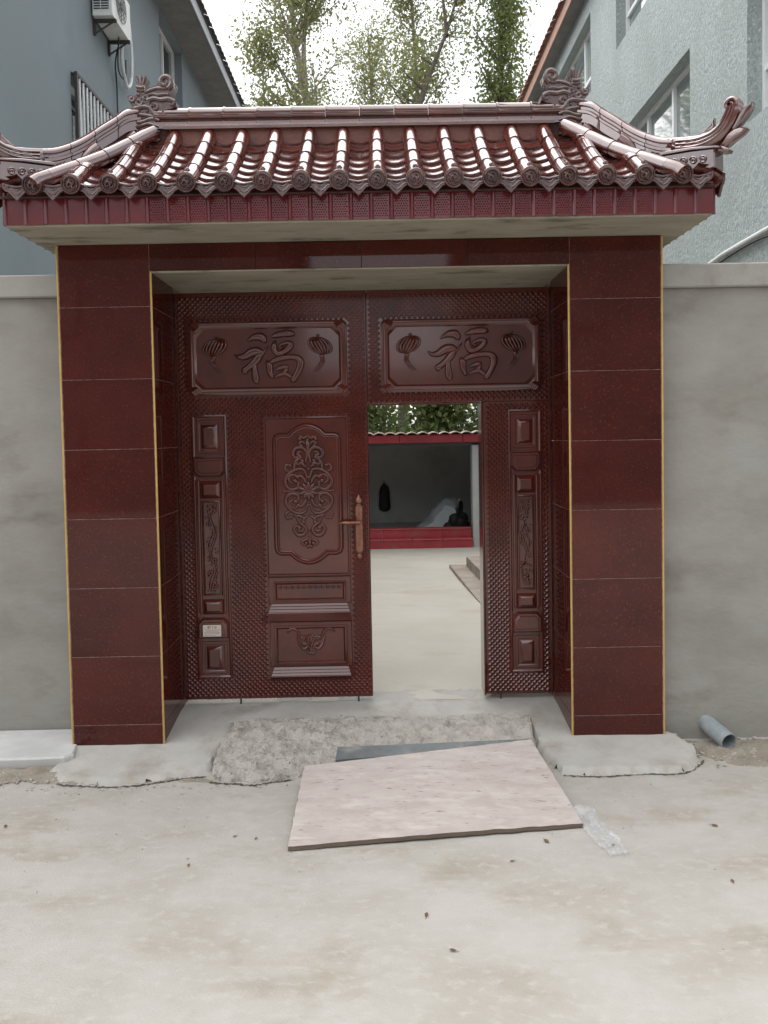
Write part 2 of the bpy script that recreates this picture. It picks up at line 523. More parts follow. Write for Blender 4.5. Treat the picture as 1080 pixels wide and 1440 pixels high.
# loose stones
mb = MB()
rg = random.Random(3)
def stone(x, y, z, r):
    k = [(r * rg.uniform(.6, 1.2)) for _ in range(3)]
    mb.blob((x, y, z + k[2] * .4), k[0], k[1], k[2] * .7, 6, 3)
for _ in range(420):
    x = rg.uniform(-.94, .86); y = rg.uniform(-.4, .2)
    if y < -.2 and x > -.45: continue
    stone(x, y, .012 + .098 * smoothstep(-.42, .2, y) + .004, rg.uniform(.004, .013))
for _ in range(260):
    x = rg.choice([rg.uniform(1.75, 2.6), rg.uniform(-2.4, -1.5)]); y = rg.uniform(-.36, .0)
    if x < 0 and y > -.2: y = rg.uniform(-.40, -.24)
    stone(x, y, .004, rg.uniform(.004, .013))
for _ in range(150):
    x = rg.gauss(2.0, .16); y = rg.gauss(-.12, .07)
    stone(x, min(y, .05), .002, rg.uniform(.005, .016))
for _ in range(90):
    x = rg.uniform(-1.9, -.5); y = rg.gauss(-.43, .03)
    stone(x, y, 0, rg.uniform(.002, .008))
for _ in range(230):
    x = rg.uniform(-2, 2.2); y = -.45 - abs(rg.gauss(0, .5))
    stone(x, y, 0, rg.uniform(.0015, .0045))
o = obj('gravel', mb, M['rubble'], None, 50); o['kind'] = 'stuff'

# ================================================================== boundary walls
def bwall(x0, x1, y0, top, capz, label):
    t = thing('boundary_wall', label, 'wall', ((x0 + x1) / 2, y0 + .12, 0))
    mb = MB(); mb.box(x0, x1, y0, y0 + .24, -.05, capz); obj('wall_face', mb, M['wall'], t)
    mb = MB()
    xs = [x0 + .004]
    while xs[-1] < x1 - .004:
        xs.append(min(xs[-1] + 3.2, x1 - .004))
    for a, b in zip(xs, xs[1:]):
        mb = MB(); mb.box(a + .002, b - .002, y0 - .035, y0 + .275, capz + .002, top, c=.008); obj('coping', mb, M['cap'], t, 30)
bwall(-14, -1.826, .25, 2.826, 2.69, 'grey cement rendered wall left of the red gateway')
bwall(1.628, 14, .08, 2.79, 2.652, 'grey cement rendered wall right of the red gateway')

# ================================================================== gatehouse
GX = -.09
gate = thing('gatehouse', 'glazed tile roofed gatehouse with polished dark red columns and embossed double gate', 'gatehouse', (GX, .25, 0))
LX0, LX1, RX0, RX1 = -1.82, -1.29, 1.087, 1.622
OPZ, TOPZ = 2.785, 2.944
DEP = .80
SEAM = [.035, .18, .58, .98, 1.38, 1.78, 2.18, 2.59, TOPZ - .002]
g = .0012

def tilebox(x0, x1, y0, y1, z0, z1):
    mb = MB(); mb.box(x0, x1, y0, y1, z0, z1, c=.0012); return mb
for (x0, x1, yo) in ((LX0, LX1, .25), (RX0, RX1, .08)):
    mb = MB(); mb.box(x0 + .0022, x1 - .0022, .0018, DEP, .0, TOPZ - .004)
    colm = obj('column', mb, M['grout'], gate)
    inner = x1 if x0 < -1 else x0
    outer = x0 if x0 < -1 else x1
    for za, zb in zip(SEAM, SEAM[1:]):
        obj('column_tile', tilebox(x0 + .009, x1 - .009, 0, .0085, za + g, zb - g), M['tile'], colm)
        zt = min(zb, OPZ - .002)
        if zt > za:
            sx = -1 if x0 < -1 else 1
            xa, xb = sorted((inner, inner + sx * .0085))
            obj('column_tile', tilebox(xa, xb, .009, .485, za + g, zt - g), M['tile'], colm)
        sx = 1 if x0 < -1 else -1
        xa, xb = sorted((outer, outer + sx * .0085))
        if yo > .1:
            obj('column_tile', tilebox(xa, xb, .009, yo - .002, za + g, zb - g), M['tile'], colm)
    for xe, zt in ((x0, TOPZ - .003), (x1, TOPZ - .003)):
        if abs(xe - inner) < 1e-6: zt = OPZ + .004
        mb = MB(); mb.box(xe - .0045, xe + .0045, -.0040, .0088, .03, zt, c=.003)
        obj('edge_trim', mb, M['gold'], colm)
# lintel
mb = MB(); mb.box(LX1 - .008, RX0 + .008, .012, DEP, OPZ + .002, TOPZ - .006)
lin = obj('lintel', mb, M['soffit'], gate)
xs = [LX1 - .0075, -.69, -.09, .51, RX0 + .0075]
for a, b in zip(xs, xs[1:]):
    obj('lintel_tile', tilebox(a + g, b - g, -.0005, .0085, OPZ + .004, TOPZ - .003), M['tile'], lin)
mb = MB(); mb.box(LX1, RX0, -.004, .0086, OPZ - .006, OPZ + .003, c=.002)
obj('edge_trim', mb, M['soffit'], lin)

# eaves slab + fascia
EX0, EX1, EY0, EY1 = -1.925, 1.75, -.398, .84
mb = MB(); mb.box(EX0 + .006, EX1 - .006, EY0 + .006, EY1, TOPZ, 3.06, c=.004)
obj('eaves_slab', mb, M['soffit'], gate)
mb = MB(); mb.box(EX0 + .004, EX1 - .004, EY0 + .004, EY1 - .01, TOPZ + .022, 3.10)
fas = obj('fascia', mb, M['bed'], gate)
nT = 35
w = (EX1 - EX0) / nT
def fascia_mesh(w, plain):
    mb = MB()
    h0, h1 = 2.952, 3.115
    f = lambda u, v, h: (u, -h, v)
    prof = [(0, 0), (.0, .010), (.006, .016), (.014, .017), (.020, .011), (.022, .006), (w - .004, .006), (w - .001, .010), (w - .0005, 0)]
    mb.loops([[(u, -h, h0) for u, h in prof], [(u, -h, h1) for u, h in prof]], caps=True)
    if not plain:
        for j in range(10):
            for i in range(6):
                x = .029 + i * .0125 + (j & 1) * .006; z = 2.968 + j * .0125
                if x > w - .008: continue
                b = [(x + .0052, z), (x, z + .0052), (x - .0052, z), (x, z - .0052)]
                mb.add([(u, -.006, v) for u, v in b] + [(x, -.0115, z)], [(0, 1, 4), (1, 2, 4), (2, 3, 4), (3, 0, 4)])
    return mb.mesh('fascia_tile', M['fasciabase'] if plain else M['fascia'], 30)
fm, fmp = fascia_mesh(w, False), fascia_mesh(w, True)
for i in range(nT):
    obj('fascia_tile', fmp if i < 7 or i > 31 else fm, None, fas, loc=(EX0 + i * w, EY0 + .002, rg.uniform(-.0015, .0015)))
for side in (0, 1):
    for i in range(11):
        o = obj('fascia_tile', fmp, None, fas)
        if side == 0:
            o.rotation_euler.z = -PI / 2; o.location = (EX0 + .002, EY0 + (i + 1) * w + .01, 0)
        else:
            o.rotation_euler.z = PI / 2; o.location = (EX1 - .002, EY0 + i * w + .01, 0)

# ---- roof
YE, ZE, RUN, RISE = -.46, 3.138, .62, .475
def prof(s): return (YE + RUN * s, ZE + RISE * (.80 * s + .20 * s * s))
def ptan(s):
    v = Vector((RUN, RISE * (.80 + .40 * s))); v.normalize(); return v
mb = MB()
rx0, rx1 = -1.30, 1.12
mb.add([(EX0, -.43, 3.085), (EX1, -.43, 3.085), (EX1, .83, 3.085), (EX0, .83, 3.085), (rx0, .2, 3.60), (rx1, .2, 3.60)],
       [(0, 1, 5, 4), (1, 2, 5), (2, 3, 4, 5), (3, 0, 4), (3, 2, 1, 0)])
roof = obj('roof', mb, M['bed'], gate)

RT = .045
def tube_mesh(s0, s1, first):
    mb = MB()
    L = []
    n = 7
    N = 12
    ks = [s0 + (s1 - s0) * i / (n - 1) for i in range(n)]
    for i, s in enumerate(ks):
        y, z = prof(s); t = ptan(s)
        nx = Vector((-t.y, t.x))     # normal in the y,z plane
        r = RT + .0016 * (1 - i / (n - 1)) - (.003 if i == n - 1 else 0)
        ring = []
        for k in range(N + 1):
            a = math.radians(-50 + 280 * k / N)
            ring.append((r * math.cos(a), y + nx.x * r * math.sin(a), z + nx.y * r * math.sin(a)))
        L.append(ring)
    # front lip thickness
    lip = []
    y, z = prof(s0); t = ptan(s0); nx = Vector((-t.y, t.x))
    for k in range(N + 1):
        a = math.radians(-50 + 280 * k / N); r = RT - .008
        lip.append((r * math.cos(a), y + nx.x * r * math.sin(a), z + nx.y * r * math.sin(a)))
    mb.loops([[lip[k] for k in range(N, -1, -1)], [L[0][k] for k in range(N, -1, -1)]] + [[l[k] for k in range(N, -1, -1)] for l in L[1:]], closed=False)
    if first:
        y, z = prof(s0 + .07); t = ptan(s0); nx = Vector((-t.y, t.x))
        c = (0, y + nx.x * (RT + .003), z + nx.y * (RT + .003))
        mb.blob(c, .012, .012, .012, 8, 5, 1)
        for q in range(5):
            aa = 2 * PI * q / 5
            mb.blob((c[0] + .010 * math.cos(aa), c[1] + .008 * math.sin(aa), c[2] + .006 * math.sin(aa) - .003), .006, .006, .006, 6, 4, 1)
    return mb.mesh('tube_tile', [M['glaze'], M['glazedark']], 50)
SB = [0.0, .27, .50, .73, .98]
TM = [tube_mesh(SB[k] - (.0 if k == 0 else .006), SB[k + 1], k == 0) for k in range(4)]

def disc_mesh():
    mb = MB()
    t = ptan(0)
    fr = lambda u, v, h: (u, -h * t.x - v * t.y * .25, v - h * t.y * .6)
    circ = lambda r: [(r * math.cos(2 * PI * k / 24), r * math.sin(2 * PI * k / 24)) for k in range(24)]
    L = []
    for r, h in ((.044, -.004), (.0500, .0), (.0510, .010), (.0485, .014), (.0435, .014), (.0415, .004), (.0370, .003), (.0355, .010), (.0325, .010), (.0305, .001)):
        L.append([fr(u, v, h) for u, v in circ(r)])
    mb.loops(L, caps=True)
    def curl(cx, cy, r0, a0, a1, rad=.0052):
        P = []
        for i in range(12):
            f = i / 11
            a = a0 + (a1 - a0) * f; r = r0 * (1 - .75 * f)
            P.append(fr(cx + r * math.cos(a), cy + r * math.sin(a), .0085))
        mb.tube(P, rad, 5)
    curl(.004, .005, .021, 3.6, -2.2)
    curl(-.007, -.008, .018, .6, 5.6)
    curl(.014, -.014, .012, 2.0, 6.5)
    curl(-.014, .014, .010, 1.0, -3.6)
    mb.blob(fr(.0, .0, .008), .006, .004, .006, 6, 4)
    return mb.mesh('end_disc', M['glazedark'], 40)
DM = disc_mesh()

def pan_mesh(s0, s1):
    mb = MB()
    n, N = 9, 8
    hw = .082
    top, bot = [], []
    for i in range(n):
        s = s0 + (s1 - s0) * i / (n - 1)
        y, z = prof(s); t = ptan(s); nx = Vector((-t.y, t.x))
        lift = -.050 + .024 * smoothstep(1, .55, i / (n - 1))
        a, b = [], []
        for k in range(N + 1):
            u = -1 + 2 * k / N
            h = lift + .030 * u * u
            # rounded front edge of each pan
            yy = y - (.014 * (1 - u * u) if i == 0 else 0)
            a.append((u * hw, yy + nx.x * h, z + nx.y * h))
            b.append((u * hw, yy + nx.x * (h - .018), z + nx.y * (h - .018)))
        top.append(a); bot.append(b)
    mb.loops([bot[0]] + top, closed=False)
    mb.loops(bot[::-1], closed=False)
    return mb.mesh('pan_tile', M['glaze'], 45)
NR = 7
PM = []
for k in range(NR):
    a = .02 + k * .14
    PM.append(pan_mesh(a, min(a + .20, 1.02)))

def drip_mesh():
    mb = MB()
    # hanging pointed plate
    hw = .078
    out = [(-hw, .012), (-hw * .97, -.018), (-hw * .78, -.036), (-hw * .52, -.044), (-hw * .3, -.064), (0, -.088), (hw * .3, -.064), (hw * .52, -.044), (hw * .78, -.036), (hw * .97, -.018), (hw, .012),
           (hw * .55, -.002), (0, -.010), (-hw * .55, -.002)]
    fr = lambda u, v, h: (u, YE + .018 - h + v * .10, ZE + .006 + v)
    L = []
    for d, h in ((0, -.006), (0, .006), (.003, .009), (.009, .009), (.011, .005), (.016, .005)):
        q = inset(out, d) if d else out
        L.append([fr(u, v, h) for u, v in q])
    mb.loops(L[::-1], caps=True)
    for sg in (-1, 1):
        P = [(sg * x, y) for x, y in ((.004, -.058), (.02, -.048), (.034, -.032), (.052, -.026), (.058, -.016), (.05, -.012), (.044, -.02))]
        mb.tube([fr(u, v, .006) for u, v in P], .0035, 5)
        P = [(sg * x, y) for x, y in ((.0, -.034), (.012, -.030), (.024, -.018), (.034, -.014))]
        mb.tube([fr(u, v, .006) for u, v in P], .003, 5)
    # short pan behind it
    y1, z1 = prof(.14)
    a, b = [], []
    for k in range(9):
        u = -1 + 2 * k / 8
        a.append((u * hw * .95, YE + .014, ZE - .010 + .026 * u * u))
        b.append((u * hw * .9, y1, z1 - .036 + .030 * u * u))
    mb.loops([a, b], closed=False)
    return mb.mesh('drip_tile', M['glazedark'], 40)
DR = drip_mesh()

SP = .19447
tubes_x = [-1.742 + i * SP for i in range(18)]
def side_len(x):   # how far up a straight row runs before it meets the hip
    e = min(x - (EX0 + .0), EX1 - x)
    return (e - .07) / .60
for i, x in enumerate(tubes_x):
    if i in (0, 17):
        continue
    smax = side_len(x)
    for k in range(4):
        if SB[k] + .16 <= smax + .06:
            obj('tube_tile', TM[k], None, roof, loc=(x + rg.uniform(-.0025, .0025), rg.uniform(-.002, .002), rg.uniform(-.0015, .0015)))
    obj('end_disc', DM, None, roof, loc=(x, YE - .002, ZE))
for i in range(19):
    x = -1.742 - SP / 2 + i * SP
    if i == 0: x += .012
    if i == 18: x -= .012
    smax = side_len(x)
    for k in range(NR):
        if .02 + k * .14 + .05 <= smax:
            obj('pan_tile', PM[k], None, roof, loc=(x + rg.uniform(-.003, .003), rg.uniform(-.003, .003), rg.uniform(-.002, .002)))
    obj('drip_tile', DR, None, roof, loc=(x, 0, rg.uniform(-.002, .002)))
# rows on the hipped ends
for sgn in (-1, 1):
    ex = EX1 + .05 if sgn > 0 else EX0 - .05
    def place(nm, me, yy, dz=0, disc=False):
        o = obj(nm, me, None, roof)
        o.rotation_euler.z = sgn * PI / 2
        # local (x, y) -> world: row runs inward from the gable eave
        o.location = (ex + sgn * (YE if not disc else 0), yy, dz)
    for j in range(6):
        yy = -.27 + j * .19
        d = min(yy + .46, .90 - yy)
        for k in range(4):
            if SB[k] + .1 <= d / .62: place('tube_tile', TM[k], yy, -.012)
        place('end_disc', DM, yy, ZE - .012, True)
    for j in range(7):
        yy = -.365 + j * .19
        d = min(yy + .46, .92 - yy)
        for k in range(NR):
            if .02 + k * .14 + .05 <= d / .62: place('pan_tile', PM[k], yy, -.012)
        place('drip_tile', DR, yy, -.012)

# ---- ridge
ridge = None
pr = [(.062, 3.640), (.062, 3.676), (.036, 3.682), (.036, 3.694), (.058, 3.700), (.064, 3.708), (.064, 3.720), (.038, 3.726), (.038, 3.731)]
for k in range(1, 7):
    a = PI * k / 7 - PI / 2
    pr.append((.044 * math.cos(a - 0) if False else .044 * math.cos(PI * k / 14), 3.732 + .046 * math.sin(PI * k / 14)))
profR = [(y, z) for y, z in pr] + [(0, 3.778)] + [(-y, z) for y, z in reversed(pr)]
mb = MB(); mb.box(rx0, rx1, .2 - .045, .2 + .045, 3.45, 3.70)
ridge = obj('ridge', mb, M['bed'], gate)
nS = 12
x0, x1 = -1.29, 1.115
for i in range(nS):
    a = x0 + (x1 - x0) * i / nS + .0012
    b = x0 + (x1 - x0) * (i + 1) / nS - .0012
    mb = MB()
    def loopx(x, k): return [(x, .2 - y * k, 3.64 + (z - 3.64) * (1 + (k - 1) * .5)) for y, z in profR]
    mb.loops([loopx(a, 1.05), loopx(a + .010, 1.05), loopx(a + .014, 1.0), loopx(b, .99)], caps=True)
    obj('ridge_tile', mb, M['glaze'], ridge, 40)
mb = MB()
mb.loops([[(x, .082, 3.630), (x, .145, 3.668), (x, .145, 3.640), (x, .086, 3.616)] for x in (-1.22, 1.04)], caps=True)
obj('flashing', mb, M['flash'], ridge)
mb = MB(); mb.box(-1.19, 1.01, .112, .145, 3.42, 3.625)
obj('mortar_fill', mb, M['fill'], ridge)
for sx in (-1, 1):
    c = GX + sx * 1.245
    mb = MB(); mb.box(c - .075, c + .075, .145, .255, 3.48, 3.715, c=.02)
    for q in range(5):
        P = [(c + sx * (.07 - .030 * i), .143 - .002 * (q & 1), 3.69 - q * .030 - .010 * math.sin(i * 1.3 + q)) for i in range(6)]
        mb.tube([tuple(p) for p in catmull(P, 3)], .0085, 6)
    obj('ridge_saddle', mb, M['glazedark'], ridge, 40)

# ---- hips with upturned ends
P0 = Vector((1.25, .15)); DIR = Vector((.5, -.57)).normalized(); NRM = Vector((DIR.y, -DIR.x))   # NRM points to the front-left
def hipframe(sgn):
    def fr(t, z, h):
        p = P0 + DIR * t + NRM * h
        x = p.x if sgn > 0 else 2 * GX - p.x
        return (x, p.y, z)
    return fr
capline = [(-.06, 3.765), (.037, 3.722), (.12, 3.650), (.199, 3.585), (.28, 3.515), (.361, 3.455), (.458, 3.400), (.54, 3.372)]
for sgn in (1, -1):
    fr = hipframe(sgn)
    cl = catmull(capline, 4)
    mb = MB()
    # hidden masonry under the hip
    mb.loops([[fr(t, z - .03, -.02), fr(t, z - .03, .02), fr(t, z - .2, .03), fr(t, z - .2, -.03)] for t, z in cl], caps=True)
    hip = obj('hip_ridge', mb, M['bed'], gate)
    # section of a hip tile: (offset across, height under crown)
    sec = [(.040, -.135), (.040, -.085), (.046, -.080), (.046, -.066), (.032, -.058), (.032, -.044), (.044, -.036)] + \
          [(.040 * math.cos(PI * k / 12), -.034 + .034 * math.sin(PI * k / 12)) for k in range(6)]
    sec = sec + [(0, 0)] + [(-a, b) for a, b in reversed(sec)]
    cuts = [0, 7, 14, 21, len(cl) - 1]
    for a, b in zip(cuts, cuts[1:]):
        mb = MB()
        LL = []
        for q in range(a, b + 1):
            t, z = cl[q]
            k = 1.0 if q < b - 0 else 1.06
            if q == a: t += .002
            if q == b: t -= .001
            LL.append([fr(t, z + .022 + hh * 1.0, o_ * k) for o_, hh in sec])
        if sgn < 0: LL = [l[::-1] for l in LL]
        mb.loops(LL, caps=True)
        obj('hip_tile', mb, M['glaze'], hip, 40)
    # tube row lying along the front of the hip
    A = Vector((1.505, -.405, 3.190)); B = Vector((1.10, .115, 3.610))
    mid = (A + B) / 2 - Vector((0, 0, .020))
    pts = [Vector(p) for p in catmull([tuple(A), tuple(mid), tuple(B)], 8)]
    if sgn < 0: pts = [Vector((2 * GX - p.x, p.y, p.z)) for p in pts]
    for a, b in ((0, 4), (4, 8), (8, 12), (12, 16)):
        mb = MB()
        sub = pts[a:b + 1]
        mb.tube(sub, [RT] + [RT - .002] * (len(sub) - 2) + [RT - .004], 14)
        obj('tube_tile', mb, M['glaze'], roof, 50)
    xe = 1.564 if sgn > 0 else 2 * GX - 1.564
    mb = MB()
    y0_, z0_ = prof(0)
    q = pts[0]
    mb.tube([(xe, y0_, z0_), (xe * .7 + q.x * .3, y0_ + .02, z0_ + .024), (q.x, q.y, q.z), pts[1]], [RT + .001, RT, RT - .001, RT - .004], 14)
    obj('tube_tile', mb, M['glaze'], roof, 50)
    obj('end_disc', DM, None, roof, loc=(xe, YE - .002, ZE))
    # end block with a scroll band
    mb = MB()
    blk = [(.47, 3.305), (.655, 3.282), (.775, 3.262), (.778, 3.165), (.70, 3.160), (.47, 3.10)]
    mb.prism(blk, lambda u, v, h: fr(u, v, h - .05), .10, bev=.006)
    # moulded ledge above it
    led = [(.46, 3.325), (.66, 3.296), (.80, 3.268), (.815, 3.250), (.775, 3.258), (.655, 3.280), (.46, 3.303)]
    mb.prism(led, lambda u, v, h: fr(u, v, h - .062), .124, bev=.004)
    for side in (1, -1):
        h = .052 * side
        for q in range(4):
            cx, cz = .560 + q * .052, 3.246 - q * .009
            P = []
            for i in range(13):
                f = i / 12; a = PI * .9 - f * 9.2; r = .021 * (1 - .8 * f)
                P.append(fr(cx + r * math.cos(a), cz + r * math.sin(a), h))
            mb.tube(P, .0058, 6)
    fin = obj('hip_finial', mb, M['glaze'], gate, 40)
    mb = MB()
    body = [(.50, 3.398), (.56, 3.382), (.626, 3.368), (.684, 3.359), (.734, 3.363), (.773, 3.378), (.802, 3.409), (.820, 3.432), (.840, 3.440), (.862, 3.444), (.882, 3.452), (.890, 3.440), (.886, 3.42), (.875, 3.39),
            (.855, 3.360), (.836, 3.335), (.81, 3.310), (.785, 3.290), (.75, 3.278), (.70, 3.288), (.62, 3.302), (.50, 3.318)]
    mb.prism(body, lambda u, v, h: fr(u, v, h - .036), .072, bev=.010)
    # curled tip
    P = []
    for i in range(20):
        f = i / 19; a = -.9 + f * 8.8; r = .036 * (1 - .80 * f)
        P.append((.846 + r * math.cos(a), 3.464 + r * math.sin(a)))
    for hh in (-.026, -.013, 0, .013, .026):
        mb.tube([fr(u, v, hh) for u, v in P], [.0125 * (1 - .5 * i / 19) for i in range(20)], 8)
    # fluting along the body
    for side in (1, -1):
        for off in (0, .018, .036):
            P = [fr(t + off * k1, z - off * k2, side * .037) for t, z, k1, k2 in ((.56, 3.362, .0, 1), (.66, 3.342, .1, 1), (.74, 3.346, .3, .9), (.79, 3.372, .7, .6), (.825, 3.42, .9, .2), (.840, 3.455, .9, 0))]
            P = [tuple(p) for p in catmull(P, 4)]
            mb.tube(P, .0065, 6)
        P = [fr(.50 + .02 * i, 3.338 - .0016 * i + .010 * math.sin(i * 1.15), side * .038) for i in range(12)]
        mb.tube([tuple(p) for p in catmull(P, 3)], .005, 5)
        P = [fr(.50 + .02 * i, 3.340 - .0016 * i - .010 * math.sin(i * 1.15), side * .038) for i in range(12)]
        mb.tube([tuple(p) for p in catmull(P, 3)], .004, 5)
    obj('scroll', mb, M['glaze'], fin, 45)
    # leaves thrown off the back of the scroll
    for lf, th in (([(.865, 3.372), (.885, 3.405), (.905, 3.428), (.950, 3.446), (.948, 3.420), (.925, 3.385), (.895, 3.355), (.86, 3.330), (.845, 3.342)], .045),
                   ([(.80, 3.285), (.825, 3.318), (.855, 3.338), (.895, 3.338), (.925, 3.326), (.905, 3.306), (.87, 3.290), (.83, 3.268), (.79, 3.256)], .055),
                   ([(.74, 3.27), (.78, 3.280), (.81, 3.270), (.84, 3.244), (.83, 3.232), (.79, 3.240), (.74, 3.252)], .06),
                   ([(.66, 3.365), (.70, 3.380), (.735, 3.402), (.755, 3.430), (.757, 3.385), (.75, 3.355), (.70, 3.352)], .03)):
        mb = MB(); mb.prism(lf, lambda u, v, h: fr(u, v, h - th / 2), th, bev=.007)
        obj('scroll_leaf', mb, M['glaze'], fin, 45)

# ---- dragon head ornaments
def dragon(sgn):
    # silhouette, units of 0.394 mm, x to the ridge centre, y down
    k = .000400
    cx = -1.385
    def fr(u, v, h):
        x = cx + (u - 300) * k
        x = x if sgn > 0 else 2 * GX - x
        return (x, .2 - h, 3.705 + (760 - v) * k)
    out = [(250, 760), (255, 640), (235, 560), (185, 520), (155, 440), (185, 410), (225, 425), (290, 405), (310, 320), (300, 270), (275, 150), (310, 135), (340, 165), (365, 120), (395, 165), (440, 140), (432, 220), (412, 275), (410, 350),
           (500, 305), (600, 265), (622, 205), (650, 140), (710, 118), (775, 140), (820, 210), (832, 290), (812, 380), (770, 450), (815, 462), (870, 520), (868, 575), (800, 615), (715, 630), (705, 700), (720, 760)]
    mb = MB()
    mb.prism(out[::-1], lambda u, v, h: fr(u, v, h - .040), .080, bev=.008)
    d = obj('dragon_ornament', mb, M['glazedark'], gate, 40)
    mb = MB()
    rr = random.Random(11)
    def sp(cu, cv, r0, a0, a1, rad, h, n=18):
        P = [fr(cu + r0 * (1 - .8 * i / n) * math.cos(a0 + (a1 - a0) * i / n), cv + r0 * (1 - .8 * i / n) * math.sin(a0 + (a1 - a0) * i / n), h) for i in range(n + 1)]
        mb.tube(P, [rad * (1 - .4 * i / n) for i in range(n + 1)], 6)
    for h in (.042, -.042):
        sp(715, 235, 105, 1.2, -7.5, .016, h)
        sp(800, 540, 60, -2.6, 3.5, .012, h)
        sp(330, 520, 55, 0, 8, .010, h)
        sp(560, 600, 60, 3.2, 9.5, .010, h)
        sp(420, 460, 45, 1, -6, .009, h)
        sp(225, 470, 50, -1, 6, .010, h)
        def cv(pts, r):
            mb.tube([tuple(p) for p in catmull([fr(u, v, h) for u, v in pts], 4)], r, 6)
        cv([(420, 385), (520, 340), (620, 320), (700, 330), (780, 300)], .009)
        cv([(430, 430), (520, 405), (600, 420), (700, 410), (770, 420)], .009)
        cv([(450, 500), (540, 470), (650, 490), (760, 480), (850, 520)], .013)
        cv([(260, 610), (380, 585), (480, 610), (540, 690), (640, 740), (700, 740)], .012)
        cv([(260, 680), (360, 700), (470, 720), (560, 750)], .010)
        cv([(300, 160), (325, 240), (335, 300)], .007); cv([(365, 140), (362, 230), (355, 300)], .007); cv([(425, 160), (400, 240), (380, 300)], .007)
        cv([(300, 300), (360, 310), (415, 300)], .010); cv([(300, 345), (360, 355), (415, 345)], .008)
        for _ in range(26):
            u, v = rr.uniform(280, 690), rr.uniform(390, 700)
            r = rr.uniform(.006, .012)
            mb.blob(fr(u, v, h), r, r * .8, r, 6, 4)
    obj('carved_relief', mb, M['glazedark'], d, 50)
dragon(1); dragon(-1)

# ================================================================== gate leaves
DY = .486
def F(u, v, h): return (u, DY - h, v)
def rect(x0, x1, z0, z1): return [(x0, z0), (x1, z0), (x1, z1), (x0, z1)]
def panel(mb, poly, pf, mi=0):
    L = []
    for d, h in pf:
        q = inset(poly, d) if d else poly
        L.append([F(u, v, h) for u, v in q])
    mb.loops(L, mi)
    mb.add(L[-1], [tuple(range(len(L[-1])))], mi)
def octo(x0, x1, z0, z1, c):
    return [(x0 + c, z0), (x1 - c, z0), (x1, z0 + c), (x1, z1 - c), (x1 - c, z1), (x0 + c, z1), (x0, z1 - c), (x0, z0 + c)]
def studs(mb, x0, x1, z0, z1, excl):
    a = .0168
    r = .0152
    ni, nj = int((x1 - x0) / a), int((z1 - z0) / a)
    for j in range(1, nj):
        z = z0 + j * a
        for i in range(1, ni):
            if (i + j) & 1: continue
            x = x0 + i * a
            if any(e0 - .008 < x < e1 + .008 and f0 - .008 < z < f1 + .008 for e0, e1, f0, f1 in excl): continue
            b = [(x + r, z), (x, z + r), (x - r, z), (x, z - r)]
            k = .30
            t = [(x + r * k, z), (x, z + r * k), (x - r * k, z), (x, z - r * k)]
            vs = [F(u, v, .0) for u, v in b] + [F(u, v, .0068) for u, v in t]
            mb.add(vs, [(0, 1, 5, 4), (1, 2, 6, 5), (2, 3, 7, 6), (3, 0, 4, 7), (4, 5, 6, 7)])
def ledge(mb, x0, x1, ztop, zfront, zbot, h, steps=3):
    """up-facing stepped slope that juts out to h, as the rails under the door panels"""
    P = [(ztop, .006)]
    for i in range(steps):
        a0 = i / steps; a1 = (i + .86) / steps
        P.append((ztop + (zfront - ztop) * (i + .80) / steps, .006 + (h - .006) * (i + 1) / steps + .0012))
        P.append((ztop + (zfront - ztop) * (i + 1) / steps, .006 + (h - .006) * (i + 1) / steps - .0022))
    P += [(zfront - .004, h), (zbot, h * .6), (zbot - .004, 0), (ztop, 0)]
    ins = lambda z: (ztop - z) * .35
    mb.loops([[F(x0 + .03 - min(.03, ins(z)), z, hh) for z, hh in P][::-1], [F(x1 - .03 + min(.03, ins(z)), z, hh) for z, hh in P][::-1]], caps=True)

# brush strokes of the good-luck character: (x, y down, half width)
FU = [
    [(195, 243, 6), (240, 214, 20), (285, 200, 30), (335, 205, 34), (362, 245, 22), (366, 262, 6)],
    [(250, 182, 4), (275, 186, 12), (310, 186, 16), (345, 205, 18)],
    [(72, 362, 4), (112, 388, 18), (170, 384, 28), (235, 345, 36), (290, 335, 34), (332, 352, 20), (338, 362, 6)],
    [(328, 340, 10), (300, 392, 30), (255, 445, 30), (200, 490, 24), (165, 518, 26), (190, 535, 14)],
    [(266, 385, 14), (262, 450, 18), (262, 520, 24), (268, 590, 30), (282, 636, 16)],
    [(275, 430, 8), (320, 385, 15), (355, 340, 12), (395, 290, 5)],
    [(425, 205, 8), (470, 190, 22), (520, 178, 26), (575, 172, 30), (625, 182, 22), (634, 200, 8)],
    [(470, 235, 8), (452, 275, 22), (450, 320, 26), (478, 358, 26), (530, 350, 22), (580, 318, 26), (606, 282, 26), (580, 262, 20), (530, 272, 14), (500, 292, 12), (515, 312, 10), (540, 300, 5)],
    [(375, 425, 10), (400, 470, 28), (405, 530, 24), (425, 580, 16), (440, 590, 6)],
    [(395, 462, 10), (450, 425, 22), (530, 402, 24), (610, 396, 22), (670, 408, 26), (695, 450, 30), (682, 510, 28), (652, 568, 26), (618, 615, 22), (600, 625, 8)],
    [(450, 520, 6), (500, 498, 18), (550, 486, 20), (580, 492, 10)],
    [(565, 480, 8), (555, 520, 20), (530, 555, 16), (515, 575, 6)],
    [(445, 588, 6), (500, 560, 17), (550, 552, 18), (590, 575, 18), (620, 600, 10)],
]
